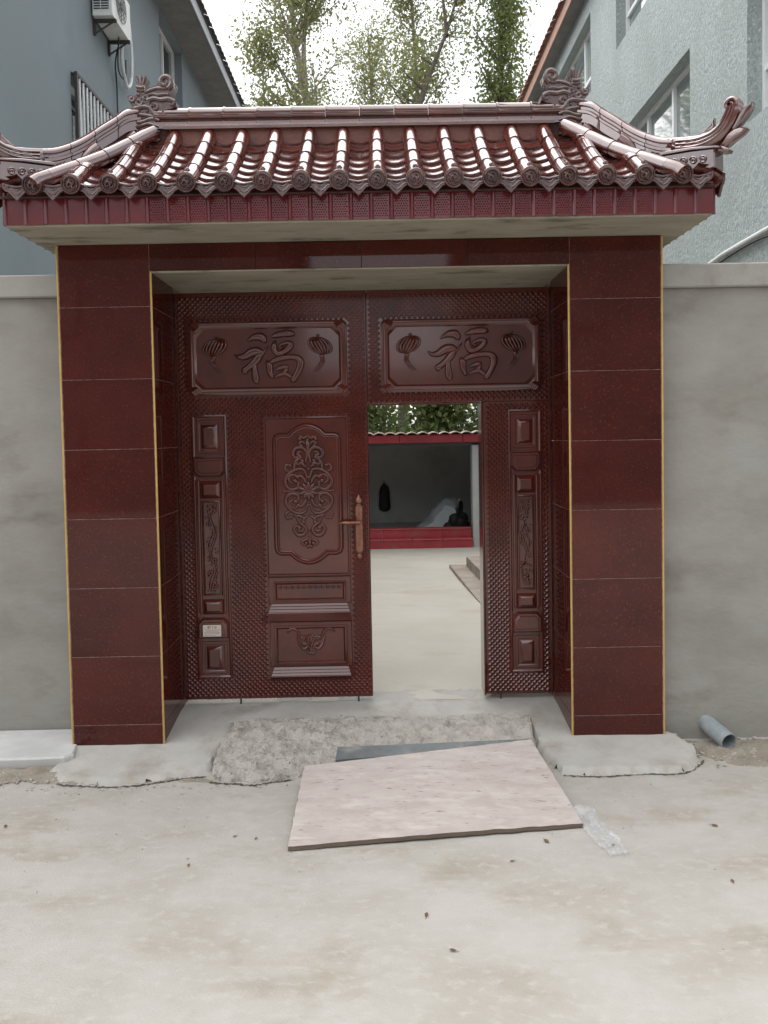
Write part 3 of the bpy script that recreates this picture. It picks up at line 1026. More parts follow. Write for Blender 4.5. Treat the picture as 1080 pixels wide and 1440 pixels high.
def character(mb, cx, cz, k=.00067):
    for st in FU:
        pts = catmull(st, 5)
        P = [(cx + (p[0] - 390) * k, cz - (p[1] - 400) * k, max(p[2], 3) * k) for p in pts]
        L = []
        for i in range(len(P)):
            a = P[max(i - 1, 0)]; b = P[min(i + 1, len(P) - 1)]
            dx, dz = b[0] - a[0], b[1] - a[1]
            l = math.hypot(dx, dz) or 1
            nx, nz = -dz / l, dx / l
            x, z, w = P[i]
            w *= 1.25; hh = min(.030, .012 + w * .9)
            L.append([F(x + nx * w * s, z + nz * w * s, .004 + hh * q) for s, q in ((1, -.1), (.88, .72), (.5, .88), (0, 1), (-.5, .88), (-.88, .72), (-1, -.1))])
        mb.loops([l[::-1] for l in L], closed=False)
def lantern(mb, cx, cz, tilt):
    F = lambda u, v, h: (cx + (u - cx) * 1.28, DY - h * 1.45, cz + (v - cz) * 1.12)
    for i in range(-3, 4):
        f = i / 3.3
        pts = []
        for q in range(9):
            a = -1.35 + 2.7 * q / 8
            pts.append(F(cx + .058 * f * math.cos(a) + tilt * .02 * math.sin(a), cz + .048 * math.sin(a) , .004 + .020 * math.cos(a) * math.sqrt(max(0, 1 - f * f))))
        mb.tube(pts, [.004, .006, .0075, .0085, .0085, .0085, .0075, .006, .004], 7)
    mb.blob(F(cx, cz, .001), .056, .008, .046, 16, 8)
    mb.blob(F(cx + tilt * .01, cz + .058, .006), .012, .008, .008, 8, 4)
    mb.blob(F(cx - tilt * .008, cz - .058, .008), .016, .008, .012, 8, 4)
    for q in (-1, 0, 1):
        mb.tube([F(cx - tilt * .010 + q * .006, cz - .062, .006), F(cx - tilt * .012 + q * .008, cz - .09, .008), F(cx + tilt * .012 + q * .010, cz - .128, .007), F(cx + tilt * .030 + q * .012, cz - .150, .004)], [.006, .006, .0055, .002], 6)

def transom(leaf, x0, x1, z0, z1, mirror):
    mb = MB()
    L = []
    for d, c, h in ((0, .02, 0), (.003, .02, .020), (.012, .022, .026), (.030, .036, .024), (.036, .044, .018), (.040, .046, .018), (.052, .050, .004)):
        L.append([F(u, v, h) for u, v in octo(x0 + d, x1 - d, z0 + d, z1 - d, c)])
    mb.loops(L)
    mb.add(L[-1], [tuple(range(8))])
    # rolled corner leaves
    for cx, sx in ((x0 + .022, 1), (x1 - .022, -1)):
        for cz, sz in ((z0 + .022, 1), (z1 - .022, -1)):
            for q in range(4):
                d = q * .011
                mb.tube([F(cx + sx * d - sx * .02, cz + sz * (.024 - 0) + sz * d * .3, .018), F(cx + sx * (d + .004), cz + sz * (.004 + d * .6), .030), F(cx + sx * (d + .020), cz + sz * (-.016 + d * .3), .018)], .0085, 6)
    obj('transom_panel', mb, M['door'], leaf, 35)
    mb = MB()
    cx, cz = (x0 + x1) / 2, (z0 + z1) / 2
    character(mb, cx + .003, cz - .0)
    obj('good_luck_character', mb, M['door'], leaf, 60)
    for sx in (-1, 1):
        mb = MB(); lantern(mb, cx + sx * .332 , cz + .072, 1 if sx < 0 else -1)
        obj('lantern_relief', mb, M['door'], leaf, 60)

def twig(mb, cx, z0, z1, seed):
    r = random.Random(seed)
    for q in range(3):
        P = []
        ph = r.uniform(0, 6)
        for i in range(14):
            z = z0 + (z1 - z0) * i / 13
            P.append(F(cx + (q - 1) * .010 + .016 * math.sin(i * 1.1 + ph), z, .024))
        mb.tube([tuple(p) for p in catmull(P, 2)], .0038, 5)
    for i in range(46):
        z = r.uniform(z0, z1); x = cx + r.uniform(-.032, .032)
        k = r.uniform(.005, .010)
        mb.blob(F(x, z, .022), k, .006, k, 6, 4)
    for i in range(7):
        z = z0 + (z1 - z0) * (i + .5) / 7; x = cx + (-1) ** i * .014
        for q in range(5):
            a = q * 2 * PI / 5 + i
            mb.blob(F(x + .011 * math.cos(a), z + .011 * math.sin(a), .023), .008, .006, .008, 6, 4)

def side_panel(leaf, x0, x1, seed):
    cx = (x0 + x1) / 2
    hw = (x1 - x0) / 2
    mb = MB()
    R = lambda w, a, b: rect(cx - w, cx + w, a, b)
    # back plate
    panel(mb, R(hw, .291, 1.983), [(0, 0), (.003, .010), (.012, .013), (.020, .006)])
    for a, b in ((1.735, 1.950), (.322, .535)):
        panel(mb, R(hw - .030, a, b), [(0, .005), (.004, .009), (.018, .009), (.024, .005), (.030, .005), (.050, .026), (.053, .027)])
    for a, b in ((1.585, 1.718), (.552, .690)):
        wt_, wb_ = (hw - .010, hw - .044) if a > 1 else (hw - .044, hw - .010)
        zq = a + .038 if a > 1 else b - .038
        if a > 1: poly = [(cx - wb_, a), (cx + wb_, a), (cx + wt_, zq), (cx + wt_, b), (cx - wt_, b), (cx - wt_, zq)]
        else: poly = [(cx - wb_, a), (cx + wb_, a), (cx + wb_, zq), (cx + wt_, b), (cx - wt_, b), (cx - wb_, zq)]
        panel(mb, poly, [(0, .005), (.004, .020), (.014, .034), (.026, .034), (.030, .038)])
    for a, b in ((1.449, 1.563), (.706, .806)):
        panel(mb, R(hw - .046, a, b), [(0, .005), (.006, .012), (.026, .028), (.028, .029)])
    # narrow shoulders in the middle
    for sx in (-1, 1):
        xx = cx + sx * (hw - .036)
        panel(mb, rect(xx - .010, xx + .010, .71, 1.57), [(0, .005), (.004, .016), (.007, .018)])
    panel(mb, R(hw - .050, .826, 1.440), [(0, .005), (.004, .022), (.010, .024), (.016, .010), (.020, .010)])
    obj('side_panel', mb, M['door'], leaf, 30)
    mb = MB(); twig(mb, cx, .855, 1.41, seed)
    obj('blossom_relief', mb, M['door'], leaf, 60)

DX0, DX1, DM_, DX2 = -1.286, -.078, -.074, 1.083
DZ0, DZ1 = .155, 2.75
# left leaf
mb = MB(); mb.box(DX0, DX1, DY, DY + .05, DZ0, DZ1, c=.003)
leafL = obj('gate_leaf', mb, M['door'], gate, label='left gate leaf, closed, with handle and tall arched panel')
transom(leafL, -1.205, -.202, 2.10, 2.568, False)
side_panel(leafL, -1.199, -.974, 5)
WX0, WX1 = -.745, -.203
exL = [(-1.205, -.202, 2.10, 2.568), (-1.199, -.974, .291, 1.983), (WX0, WX1, .289, 1.963)]
mb = MB(); studs(mb, DX0 + .01, DX1 - .004, DZ0 + .006, DZ1 - .006, exL)
o = obj('studded_sheet', mb, M['door'], leafL); o['kind'] = 'stuff'
# door seam strips
mb = MB()
panel(mb, rect(DX1 - .016, DX1 - .001, DZ0 + .002, DZ1 - .002), [(0, .0), (.005, .004), (.006, .0042)])
mb.box(DX1 - .03, DX1 + .03, DY + .052, DY + .062, DZ1 - .70, DZ1 - .004)
obj('closing_strip', mb, M['door'], leafL)
# arched main panel
wc = -.468
mb = MB()
panel(mb, rect(WX0, WX1, .942, 1.963), [(0, 0), (.004, .012), (.012, .014), (.018, .007)])
def arched(hw, zb, zt, ar, seg=10, fl=.55):
    P = []
    def arch(z, sg):
        out = []
        for i in range(seg + 1):
            f = -1 + 2 * i / seg
            x = f * hw * fl
            out.append((wc + x, z + sg * ar * (math.cos(f * PI / 2) ** .8 if abs(f) < 1 else 0)))
        return out
    lo = arch(zb, -1); hi = arch(zt, 1)[::-1]
    c = .045
    return [(wc - hw, zb + c), (wc - hw + c * .3, zb + c * .3), (wc - hw + c, zb)] + lo + [(wc + hw - c, zb), (wc + hw - c * .3, zb + c * .3), (wc + hw, zb + c),
            (wc + hw, zt - c), (wc + hw - c * .3, zt - c * .3), (wc + hw - c, zt)] + hi + [(wc - hw + c, zt), (wc - hw + c * .3, zt - c * .3), (wc - hw, zt - c)]
panel(mb, arched(.222, 1.075, 1.860, .060), [(0, .007), (.006, .018), (.012, .024), (.020, .025), (.026, .016), (.034, .014), (.038, .004), (.046, .004)])
obj('arched_panel', mb, M['door'], leafL, 28)
# scroll-work
mb = MB()
k = .000818
oc = (-.463, 1.487)
def half(pts, r=.0075, end=True):
    r *= 1.45
    for sx in (-1, 1):
        P = [F(oc[0] + sx * u * k, oc[1] + v * k, .010) for u, v in pts]
        P = [tuple(p) for p in catmull(P, 5)]
        n = len(P)
        mb.tube(P, [r * (.75 + .5 * math.sin(PI * i / (n - 1))) for i in range(n)], 7)
        if end:
            mb.blob(P[-1], r * 1.5, r * 1.2, r * 1.5, 8, 5)
half([(10, 100), (35, 165), (95, 168), (160, 125), (180, 60), (140, 15), (92, 22), (80, 60), (105, 80)])
half([(10, -100), (35, -165), (95, -172), (160, -130), (180, -65), (140, -20), (92, -28), (80, -62), (105, -82)])
half([(20, 225), (8, 295), (45, 338), (98, 328), (116, 285), (92, 258), (66, 276)])
half([(110, 165), (100, 225), (60, 262)], .007)
half([(108, -170), (80, -240), (26, -290), (45, -340), (92, -342), (120, -300), (102, -268), (78, -286)])
half([(30, -225), (60, -200), (105, -190)], .006)
half([(12, 360), (42, 385), (62, 372), (50, 350)], .006)
half([(0, 428), (28, 412), (55, 425), (62, 405)], .0065)
half([(8, -370), (40, -385), (60, -400), (44, -420), (28, -408)], .006)
half([(0, -440), (22, -425)], .008, False)
half([(30, 30), (75, 25), (140, 0), (190, 0)], .0055)
half([(15, -30), (60, -25), (120, 0)], .005)
for pts_, r_ in (([(60, 250), (92, 240), (84, 208), (60, 215)], .006), ([(150, 150), (178, 170), (168, 205), (140, 200)], .006), ([(150, -155), (180, -176), (168, -210), (140, -204)], .006),
                 ([(120, 60), (148, 78), (150, 110), (120, 128), (96, 120)], .006), ([(120, -66), (148, -84), (150, -116), (120, -134), (96, -126)], .006),
                 ([(20, 60), (34, 95), (60, 118), (84, 110)], .007), ([(20, -60), (34, -95), (60, -118), (84, -112)], .007), ([(50, 300), (72, 305), (80, 285)], .006), ([(52, -310), (74, -312), (82, -292)], .006),
                 ([(18, 190), (40, 205), (46, 235)], .007), ([(16, -200), (40, -215), (46, -245)], .007)):
    half(pts_, r_)
for q in range(10):
    aa = q * 2 * PI / 10 + .3
    P = [F(oc[0] + r_ * math.cos(aa) * k, oc[1] + r_ * math.sin(aa) * k, h) for r_, h in ((14, .014), (45, .017), (78, .010))]
    mb.tube(P, [.006, .016, .004], 7)
mb.blob(F(*oc, .016), .011, .009, .011, 10, 6)
for v in (170, -185, 110, -110, 400, -360):
    mb.blob(F(oc[0], oc[1] + v * k, .012), .009, .007, .011, 8, 5)
mb.tube([F(oc[0], oc[1] + v * k, .010) for v in (300, 330, 370, 400)], [.006, .016, .018, .006], 8)
mb.tube([F(oc[0], oc[1] + v * k, .010) for v in (-300, -350, -400, -430)], [.005, .010, .015, .006], 8)
obj('scrollwork_relief', mb, M['door'], leafL, 60)
# lower panels
mb = MB()
panel(mb, rect(WX0 + .01, WX1 - .002, .762, .940), [(0, 0), (.004, .008), (.010, .006)])
panel(mb, rect(-.700, -.238, .780, .912), [(0, .006), (.004, .016), (.012, .018), (.022, .008), (.026, .008)])
for i in range(11):
    u = -.655 + i * .0372
    for q in range(4):
        aa = q * PI / 2 + i
        mb.blob(F(u + .010 * math.cos(aa), .872 + .008 * math.sin(aa), .010), .008, .006, .006, 6, 4)
ledge(mb, WX0, WX1, .766, .714, .655, .030)
obj('lower_panel', mb, M['door'], leafL, 30)
mb = MB()
panel(mb, rect(WX0 + .012, WX1 - .002, .36, .652), [(0, 0), (.004, .008), (.010, .006)])
panel(mb, rect(-.702, -.236, .372, .628), [(0, .006), (.004, .018), (.014, .020), (.024, .007), (.028, .007)])
ledge(mb, WX0 + .008, WX1, .356, .304, .288, .030)
k = .000587; oc = (-.468, .51)
half([(255, 120), (235, 150), (190, 162), (150, 135), (120, 85), (95, 60)], .006)
half([(150, 90), (140, 40), (120, -20), (80, -60), (42, -40), (50, -5), (70, -10)], .006)
half([(20, -60), (40, -95), (22, -112)], .005)
half([(30, 60), (60, 75), (88, 62), (75, 45)], .005)
half([(0, 100), (22, 75), (32, 40), (20, -5), (0, -35)], .006, False)
mb.blob(F(oc[0], oc[1] + 35 * k, .010), .012, .007, .028, 8, 6)
mb.blob(F(oc[0], oc[1] - 110 * k, .010), .010, .008, .010, 8, 5)
obj('lower_panel', mb, M['door'], leafL, 30)
# handle
mb = MB()
hx = -.146
def shape(mb, prof_, y0):   # prof_: (half width, z); rounded plate
    L = []
    for w_, z in prof_:
        L.append([(hx + w_ * math.cos(2 * PI * q / 12), y0 - .020 * (.35 + .65 * min(1, w_ / .028)) * max(0, math.sin(2 * PI * q / 12)), z) for q in range(12)])
    mb.loops(L, caps=True)
yb = DY - .007
shape(mb, [(.001, 1.462), (.008, 1.449), (.020, 1.432), (.025, 1.420), (.022, 1.408), (.012, 1.400), (.018, 1.397), (.018, 1.390), (.028, 1.386), (.028, 1.362), (.031, 1.358), (.031, 1.350), (.028, 1.346), (.028, 1.332), (.031, 1.329), (.031, 1.322), (.028, 1.318),
           (.028, 1.26), (.031, 1.25), (.031, 1.12), (.030, 1.10), (.024, 1.088), (.012, 1.080), (.018, 1.072), (.021, 1.062), (.016, 1.050), (.003, 1.040)], yb)
obj('handle_plate', mb, M['copper'], leafL, 35)
mb = MB()
mb.tube([(hx, yb - .012, 1.284), (hx, yb - .055, 1.284)], [.016, .013], 12)
mb.tube([(hx + .008, yb - .058, 1.284), (hx - .02, yb - .060, 1.285), (hx - .05, yb - .058, 1.283), (hx - .085, yb - .055, 1.284), (hx - .102, yb - .053, 1.284), (hx - .106, yb - .053, 1.284), (hx - .112, yb - .052, 1.284), (hx - .122, yb - .050, 1.283)],
        [.013, .011, .013, .014, .013, .006, .008, .004], 10)
obj('lever', mb, M['copper'], leafL, 40)
# sticker with print
mb = MB()
sx0, sx1, sz0, sz1 = -1.151, -1.036, .573, .646
sy = DY - .0395
mb.box(sx0, sx1, sy - .0006, sy + .0006, sz0, sz1, 0)
def put_text(txt, x, z, size, mi):
    cu = bpy.data.curves.new('t', 'FONT'); cu.body = txt; cu.size = size; cu.align_x = 'CENTER'; cu.offset = size * .02
    to = bpy.data.objects.new('t', cu); COL.objects.link(to)
    dg = bpy.context.evaluated_depsgraph_get()
    me = bpy.data.meshes.new_from_object(to.evaluated_get(dg))
    mb.add([(x + v.co.x, sy - .0011, z + v.co.y) for v in me.vertices], [tuple(p.vertices) for p in me.polygons], mi)
    bpy.data.objects.remove(to); bpy.data.curves.remove(cu); bpy.data.meshes.remove(me)
cxs = (sx0 + sx1) / 2
put_text('87', cxs - .018, .624, .022, 1)
put_text('116', cxs + .014, .624, .022, 1)
for i, (a, b) in enumerate(((.012, .100), (.022, .092), (.010, .104), (.010, .104), (.012, .08))):
    z = .614 - i * .0085
    x = sx0 + a
    while x < sx0 + b:
        wv = rg.uniform(.003, .010)
        mb.add([(x, sy - .0010, z), (x + wv, sy - .0010, z), (x + wv, sy - .0010, z + .0028), (x, sy - .0010, z + .0028)], [(0, 1, 2, 3)], 2 if i != 1 else 1)
        x += wv + .002
obj('sticker', mb, [M['sticker'], M['ink_red'], M['ink_dark']], leafL)
# drop rods
mb = MB()
for x in (-.93, -.172):
    mb.tube([(x, DY + .012, .16), (x, DY + .012, .118)], .006, 8)
obj('drop_rod', mb, M['iron'], leafL, 40)

# right leaf with the open wicket
OX0, OX1, OZ1 = -.050, .652, 2.035
mb = MB()
mb.box(DM_, DX2, DY, DY + .05, OZ1, DZ1, c=.003)
mb.box(OX1, DX2, DY, DY + .05, DZ0, OZ1, c=.003)
leafR = obj('gate_leaf', mb, M['door'], gate, label='right gate leaf with its wicket doorway standing open')
transom(leafR, .014, 1.024, 2.098, 2.565, True)
side_panel(leafR, .808, 1.024, 9)
mb = MB()
studs(mb, DM_ + .002, DX2 - .008, OZ1 + .004, DZ1 - .006, [(.014, 1.024, 2.098, 2.565)])
studs(mb, OX1 + .012, DX2 - .008, DZ0 + .006, OZ1 + .003, [(.808, 1.024, .291, 1.983)])
o = obj('studded_sheet', mb, M['door'], leafR); o['kind'] = 'stuff'
# frame around the wicket opening
mb = MB()
mb.box(OX1 - .012, OX1 - .001, DY - .006, DY + .16, DZ0 - .005, OZ1 - .001, c=.002)
mb.box(DX1 + .004, OX1 - .015, DY + .006, DY + .06, OZ1 - .012, OZ1 - .001, c=.002)
obj('wicket_frame', mb, M['door'], leafR)
# wicket door swung inwards, seen edge on
mb = MB()
hp = Vector((OX1 + .02, DY + .08)); dd = Vector((math.cos(math.radians(62)), math.sin(math.radians(62)))); nn = Vector((dd.y, -dd.x)) * .04
q4 = [hp, hp + dd * .69, hp + dd * .69 + nn, hp + nn]
mb.loops([[(p.x, p.y, z) for p in q4] for z in (DZ0, OZ1 - .02)], caps=True)
wd = obj('wicket_door', mb, M['door'], leafR)
mb = MB()
mb.tube([(.745, DY + .012, .16), (.745, DY + .012, .118)], .006, 8)
obj('drop_rod', mb, M['iron'], leafR, 40)

# ================================================================== things on the lane
# plywood board leaning up the ramp
t = thing('plywood_board', 'worn pale plywood board lying as a ramp over the gate step', 'board', (.2, -.6, 0))
A = Vector((-.443, -1.093, .004)); B = Vector((.905, -.940, .004)); C_ = Vector((.802, -.225, .118)); D_ = Vector((-.430, -.455, .092))
def bil(u, v): return A * (1 - u) * (1 - v) + B * u * (1 - v) + C_ * u * v + D_ * (1 - u) * v
mb = MB()
nu, nv = 48, 26
th = .019
top = []; 
for j in range(nv + 1):
    row = []
    for i in range(nu + 1):
        u, v = i / nu, j / nv
        p = bil(u, v)
        edge = min(u, 1 - u, v, 1 - v)
        jit = .006 * fbm(u * 3, v * 3, 6, 8) if edge == 0 else 0
        row.append((p.x + jit, p.y + jit, p.z + th + .006 * math.sin(u * PI) * (1 - v) + .0012 * fbm(u * 3, v * 3, 8)))
    top.append(row)
mb.loops(top, closed=False)
border = top[0] + [r[-1] for r in top[1:]] + top[-1][::-1][1:] + [r[0] for r in top[::-1][1:-1]]
low = [(x, y, z - th) for x, y, z in border]
mb.loops([low, border], 1)
mb.add(low, [tuple(range(len(low) - 1, -1, -1))], 1)
obj('plywood_sheet', mb, [M['ply'], M['plyedge']], t, 30)
mb = MB()
def strip(P):
    mb.loops([[(x, y, z) for x, y, z in P], [(x, y, z + .02) for x, y, z in P]], caps=True)
strip([(-.275, -.335, .070), (.05, -.305, .075), (.45, -.235, .085), (.80, -.190, .090), (.80, -.160, .094), (.3, -.185, .092), (-.27, -.205, .088)])
tag(obj('stone_strip', mb, M['slate'], None, 20), 'dark grey stone strip on the step behind the plywood board', 'strip')

mb = MB()
out = [(-3.1, -.20), (-1.95, -.19), (-1.80, -.175), (-1.765, -.13), (-1.80, .03), (-1.835, .10), (-1.835, .24), (-3.1, .24)]
L = []
for ins_, z in ((.02, .004), (.006, .012), (0, .030), (.0, .062), (.008, .072)):
    L.append([(x, y, z + .004 * fbm(x, y, 5)) for x, y in inset(out, ins_)])
mb.loops(L, caps=True)
tag(obj('stone_slab', mb, M['slab'], None, 30), 'white stone slab on the ground at the foot of the left wall', 'slab')

# drain pipe stub
t = thing('drain_pipe', 'short grey plastic drain pipe poking out at the foot of the right wall', 'pipe', (1.94, -.03, 0))
a0 = Vector((1.895, .115, .098)); a1 = Vector((1.955, -.10, .050))
dv = (a1 - a0).normalized()
mb = MB()
u = dv.cross(Vector((0, 0, 1))).normalized(); w_ = u.cross(dv)
ring = lambda p, r: [p + (u * math.cos(2 * PI * k / 24) + w_ * math.sin(2 * PI * k / 24)) * r for k in range(24)]
mb.loops([ring(a0, .050), ring(a0 + (a1 - a0) * .5, .050), ring(a1, .050), ring(a1, .045), ring(a0 + (a1 - a0) * .3, .045)])
obj('pipe_wall', mb, M['pvc'], t, 40)
mb = MB(); mb.loops([ring(a0 + (a1 - a0) * .3, .0455), ring(a0 + (a1 - a0) * .28, .01)], caps=True)
obj('pipe_disc', mb, M['black'], t)  # black disc closing the bore inside the pipe

# crumpled clear film by the board corner
mb = MB()
n1, n2 = 26, 14
L = []
for j in range(n2 + 1):
    row = []
    for i in range(n1 + 1):
        u, v = i / n1, j / n2
        p = Vector((.925, -.79)).lerp(Vector((1.00, -1.185)), u)
        wd_ = .085 * (1 - .25 * u) * (1 + .25 * fbm(u, 0, 5))
        q = p + Vector((.98, .18)) * (v - .5) * 2 * wd_ * .75
        z = .005 + .018 * abs(fbm(u * 2, v * 2, 2.6, 4)) + .014 * abs(fbm(u, v, 9, 2)) + .03 * max(0, 1 - u * 2.5) * math.sin(PI * v)
        row.append((q.x, q.y, z))
    L.append(row)
mb.loops(L, closed=False)
tag(obj('plastic_film', mb, M['film'], None, 70), 'crumpled scrap of clear plastic film beside the plywood corner', 'plastic scrap')
# small second scrap under the corner
lv = [(.71, -1.055, 'dry brown leaf under the front right edge of the plywood board', .022),
      (.994, -1.10, 'tan dry leaf touching the plastic film', .016),
      (1.511, -.946, 'dark dead leaf alone on the lane, right of the plywood board', .020),
      (1.393, -1.39, 'curled dead leaf at the right, nearer than the plastic film', .016),
      (-.603, -.977, 'dark dead leaf just left of the plywood board', .013),
      (-.704, -.955, 'pale crumbled leaf left of the plywood board, second from it', .013),
      (-.859, -1.191, 'dead leaf front left of the plywood board, in the open lane', .013),
      (-1.822, -.818, 'dark dead leaf at the far left below the stone slab', .019),
      (.142, -1.572, 'dark torn leaf in the lane in front of the plywood board', .018),
      (.223, -1.78, 'leaf scrap nearest the camera, in front of the plywood board', .017),
      (.529, -1.21, 'thin leaf scrap just in front of the plywood edge', .013)]
for i, (x, y, lab, s_) in enumerate(lv):
    mb = MB()
    s_ *= .8
    r = random.Random(i)
    a = r.uniform(0, 6)
    ca, sa = math.cos(a), math.sin(a)
    L = []
    for q in range(7):
        f = q / 6
        wv = math.sin(PI * min(.98, max(.05, f))) * .55
        row = []
        for c_ in (-1, -.5, 0, .5, 1):
            lx, ly = (f - .5) * 2 * s_, c_ * wv * s_ * r.uniform(.8, 1.15)
            row.append((x + lx * ca - ly * sa, y + lx * sa + ly * ca, .003 + s_ * .45 * abs(c_) * wv + .35 * s_ * abs(f - .5)))
        L.append(row)
    mb.loops(L, closed=False)
    mb.tube([(x - s_ * ca, y - s_ * sa, .006), (x - 1.7 * s_ * ca, y - 1.7 * s_ * sa, .004)], .0009, 5)
    tag(obj('dead_leaf', mb, M['leafdry'], None, 60), lab, 'leaf', 'dead leaves scattered on the lane')

# ================================================================== courtyard beyond
t = thing('courtyard_steps', 'low brown stone steps along the right side of the courtyard', 'steps', (2, 4.2, 0))
xa = lambda y: .90 + (6.03 - y) * .047
def stepbox(off, y0, y1, z0, z1, n):
    for i in range(n):
        a, b = y0 + (y1 - y0) * i / n + .003, y0 + (y1 - y0) * (i + 1) / n - .003
        mb = MB()
        lo = [(xa(a) + off, a, z0), (3.7, a, z0), (3.7, b, z0), (xa(b) + off, b, z0)]
        mb.loops([lo, [(x, y, z1) for x, y, z in lo]], caps=True)
        obj('step_stone', mb, M['stone'], t)
stepbox(0, 2.4, 6.05, -.02, .055, 3)
stepbox(.21, 2.4, 5.9, .06, .185, 3)

shed = thing('open_shed', 'low open fronted shed with red fascia across the courtyard', 'shed', (0, 9.5, 0))
mb = MB(); mb.box(-2.6, 2.2, 11.0, 11.2, 0, 1.6); mb.box(-2.6, -2.4, 8.1, 11.0, 0, 1.6); mb.box(1.95, 2.15, 8.1, 11.0, 0, 1.6)
obj('wall', mb, M['shed'], shed)
mb = MB(); mb.box(1.455, 1.95, 7.99, 8.25, 0, 1.68, c=.01); obj('pier', mb, M['shedpale'], shed)
mb = MB(); mb.box(-2.4, 1.95, 8.2, 11.0, 0, .08); obj('floor', mb, M['shed'], shed)
mb = MB(); mb.add([(-2.7, 7.95, 1.76), (2.3, 7.95, 1.76), (2.3, 11.3, 1.62), (-2.7, 11.3, 1.62)], [(3, 2, 1, 0)])
mb.box(-2.7, 2.3, 7.99, 8.16, 1.64, 1.735); ceil = obj('roof', mb, M['shedroof'], shed)
for i in range(5):
    mb = MB(); mb.box(-2.7 + i * 1.0 + .003, -1.7 + i * 1.0 - .003, 7.90, 7.985, 1.69, 1.815, c=.004); obj('fascia_board', mb, M['redstep'], ceil)
# scalloped cap tiles
mb = MB()
for q in range(1):
    N = 10
    top = []
    L = []
    for yy, zz in ((7.80, 1.82), (7.80, 1.835), (8.0, 1.84), (11.3, 1.66)):
        L.append([(-.085 + .17 * k / N, yy, zz + .030 * math.sin(PI * k / N)) for k in range(N + 1)])
    mb.loops(L, closed=False)
ct = mb.mesh('cap_tile', M['pinktile'], 40)
for i in range(29):
    obj('cap_tile', ct, None, ceil, loc=(-2.6 + i * .172, 0, rg.uniform(-.004, .004)))
# two red tiled steps
for (y0, y1, z0, z1) in ((7.905, 8.05, .0, .155), (8.06, 8.22, .12, .31)):
    for i in range(8):
        a = -2.4 + i * .48
        mb = MB(); mb.box(a + .0015, min(a + .4785, 1.45), y0, y1, z0, z1 - .022); mb.box(a + .0015, min(a + .4785, 1.45), y0 - .018, y1, z1 - .02, z1, c=.004)
        obj('step_tile', mb, M['redstep'], shed)
# covered heap
outl = [(.60, .08), (.66, .20), (.80, .30), (.92, .46), (1.04, .60), (1.14, .67), (1.26, .67), (1.36, .60), (1.35, .50), (1.28, .45), (1.20, .36), (1.13, .24), (1.06, .14), (1.02, .08)]
mb = MB()
oc_ = (1.02, .34)
L = []
for q in range(12):
    f = q / 11
    k_ = 1 - .35 * abs(f - .45) ** 1.5 * 2
    ring_ = []
    P = catmull(outl, 4)
    for u_, v_ in P:
        x = oc_[0] + (u_ - oc_[0]) * k_; z = .08 + (v_ - .08) * k_
        y = 9.1 + .8 * f
        ring_.append((x + .035 * fbm(x * 2, z * 2 + f, 3.5, 2), y + .08 * fbm(x, z, 4, 5), max(.075, z + .05 * fbm(x * 2 + f, z, 5, 9) * smoothstep(.08, .2, z))))
    L.append(ring_)
mb.loops(L, caps=True)
tag(obj('covered_heap', mb, M['tarp'], None, 40), 'heap under a crumpled pale grey tarpaulin inside the shed', 'tarp heap')
mb = MB()
for q in range(9):
    mb.blob((1.16 + .035 * q, 9.15 + .08 * (q % 3), .17 + .05 * (q % 4)), .12, .12, .13, 10, 6)
tag(obj('dark_sack', mb, M['black'], None, 60), 'dark lumpy sack under the right side of the tarpaulin heap', 'sack')
# black wheel half seen by the heap
t = thing('barrow_wheel', 'black wheel leaning beside the tarpaulin heap in the shed', 'wheel', (1.40, 9.6, .08))
mb = MB()
P = [(1.40 + .03 * math.sin(a), 9.6 + .17 * math.cos(a), .34 + .24 * math.sin(a)) for a in [2 * PI * q / 20 for q in range(21)]]
mb.tube(P, .035, 8, caps=False); obj('tyre', mb, M['black'], t, 60)
mb = MB(); mb.tube([(1.40, 9.6, .34), (1.36, 9.45, .42), (1.35, 9.25, .62), (1.36, 9.15, .68)], .014, 8)
mb.blob((1.40, 9.6, .34), .03, .05, .05); obj('hub', mb, M['bars'], t, 60)
# black bag on the back wall
mb = MB()
L = []
for w_, z in ((.012, .86), (.03, .84), (.075, .80), (.10, .70), (.105, .55), (.115, .42), (.10, .34), (.04, .31)):
    L.append([(.055 + w_ * math.cos(2 * PI * q / 12), 10.93 + .45 * w_ * math.sin(2 * PI * q / 12), z) for q in range(12)])
mb.loops(L[::-1], caps=True)
mb.tube([(.03, 10.97, .84), (.05, 10.985, .93), (.075, 10.97, .84)], .006, 6)
tag(obj('hanging_bag', mb, M['black'], None, 50), 'black bag hanging on the shed back wall', 'bag')

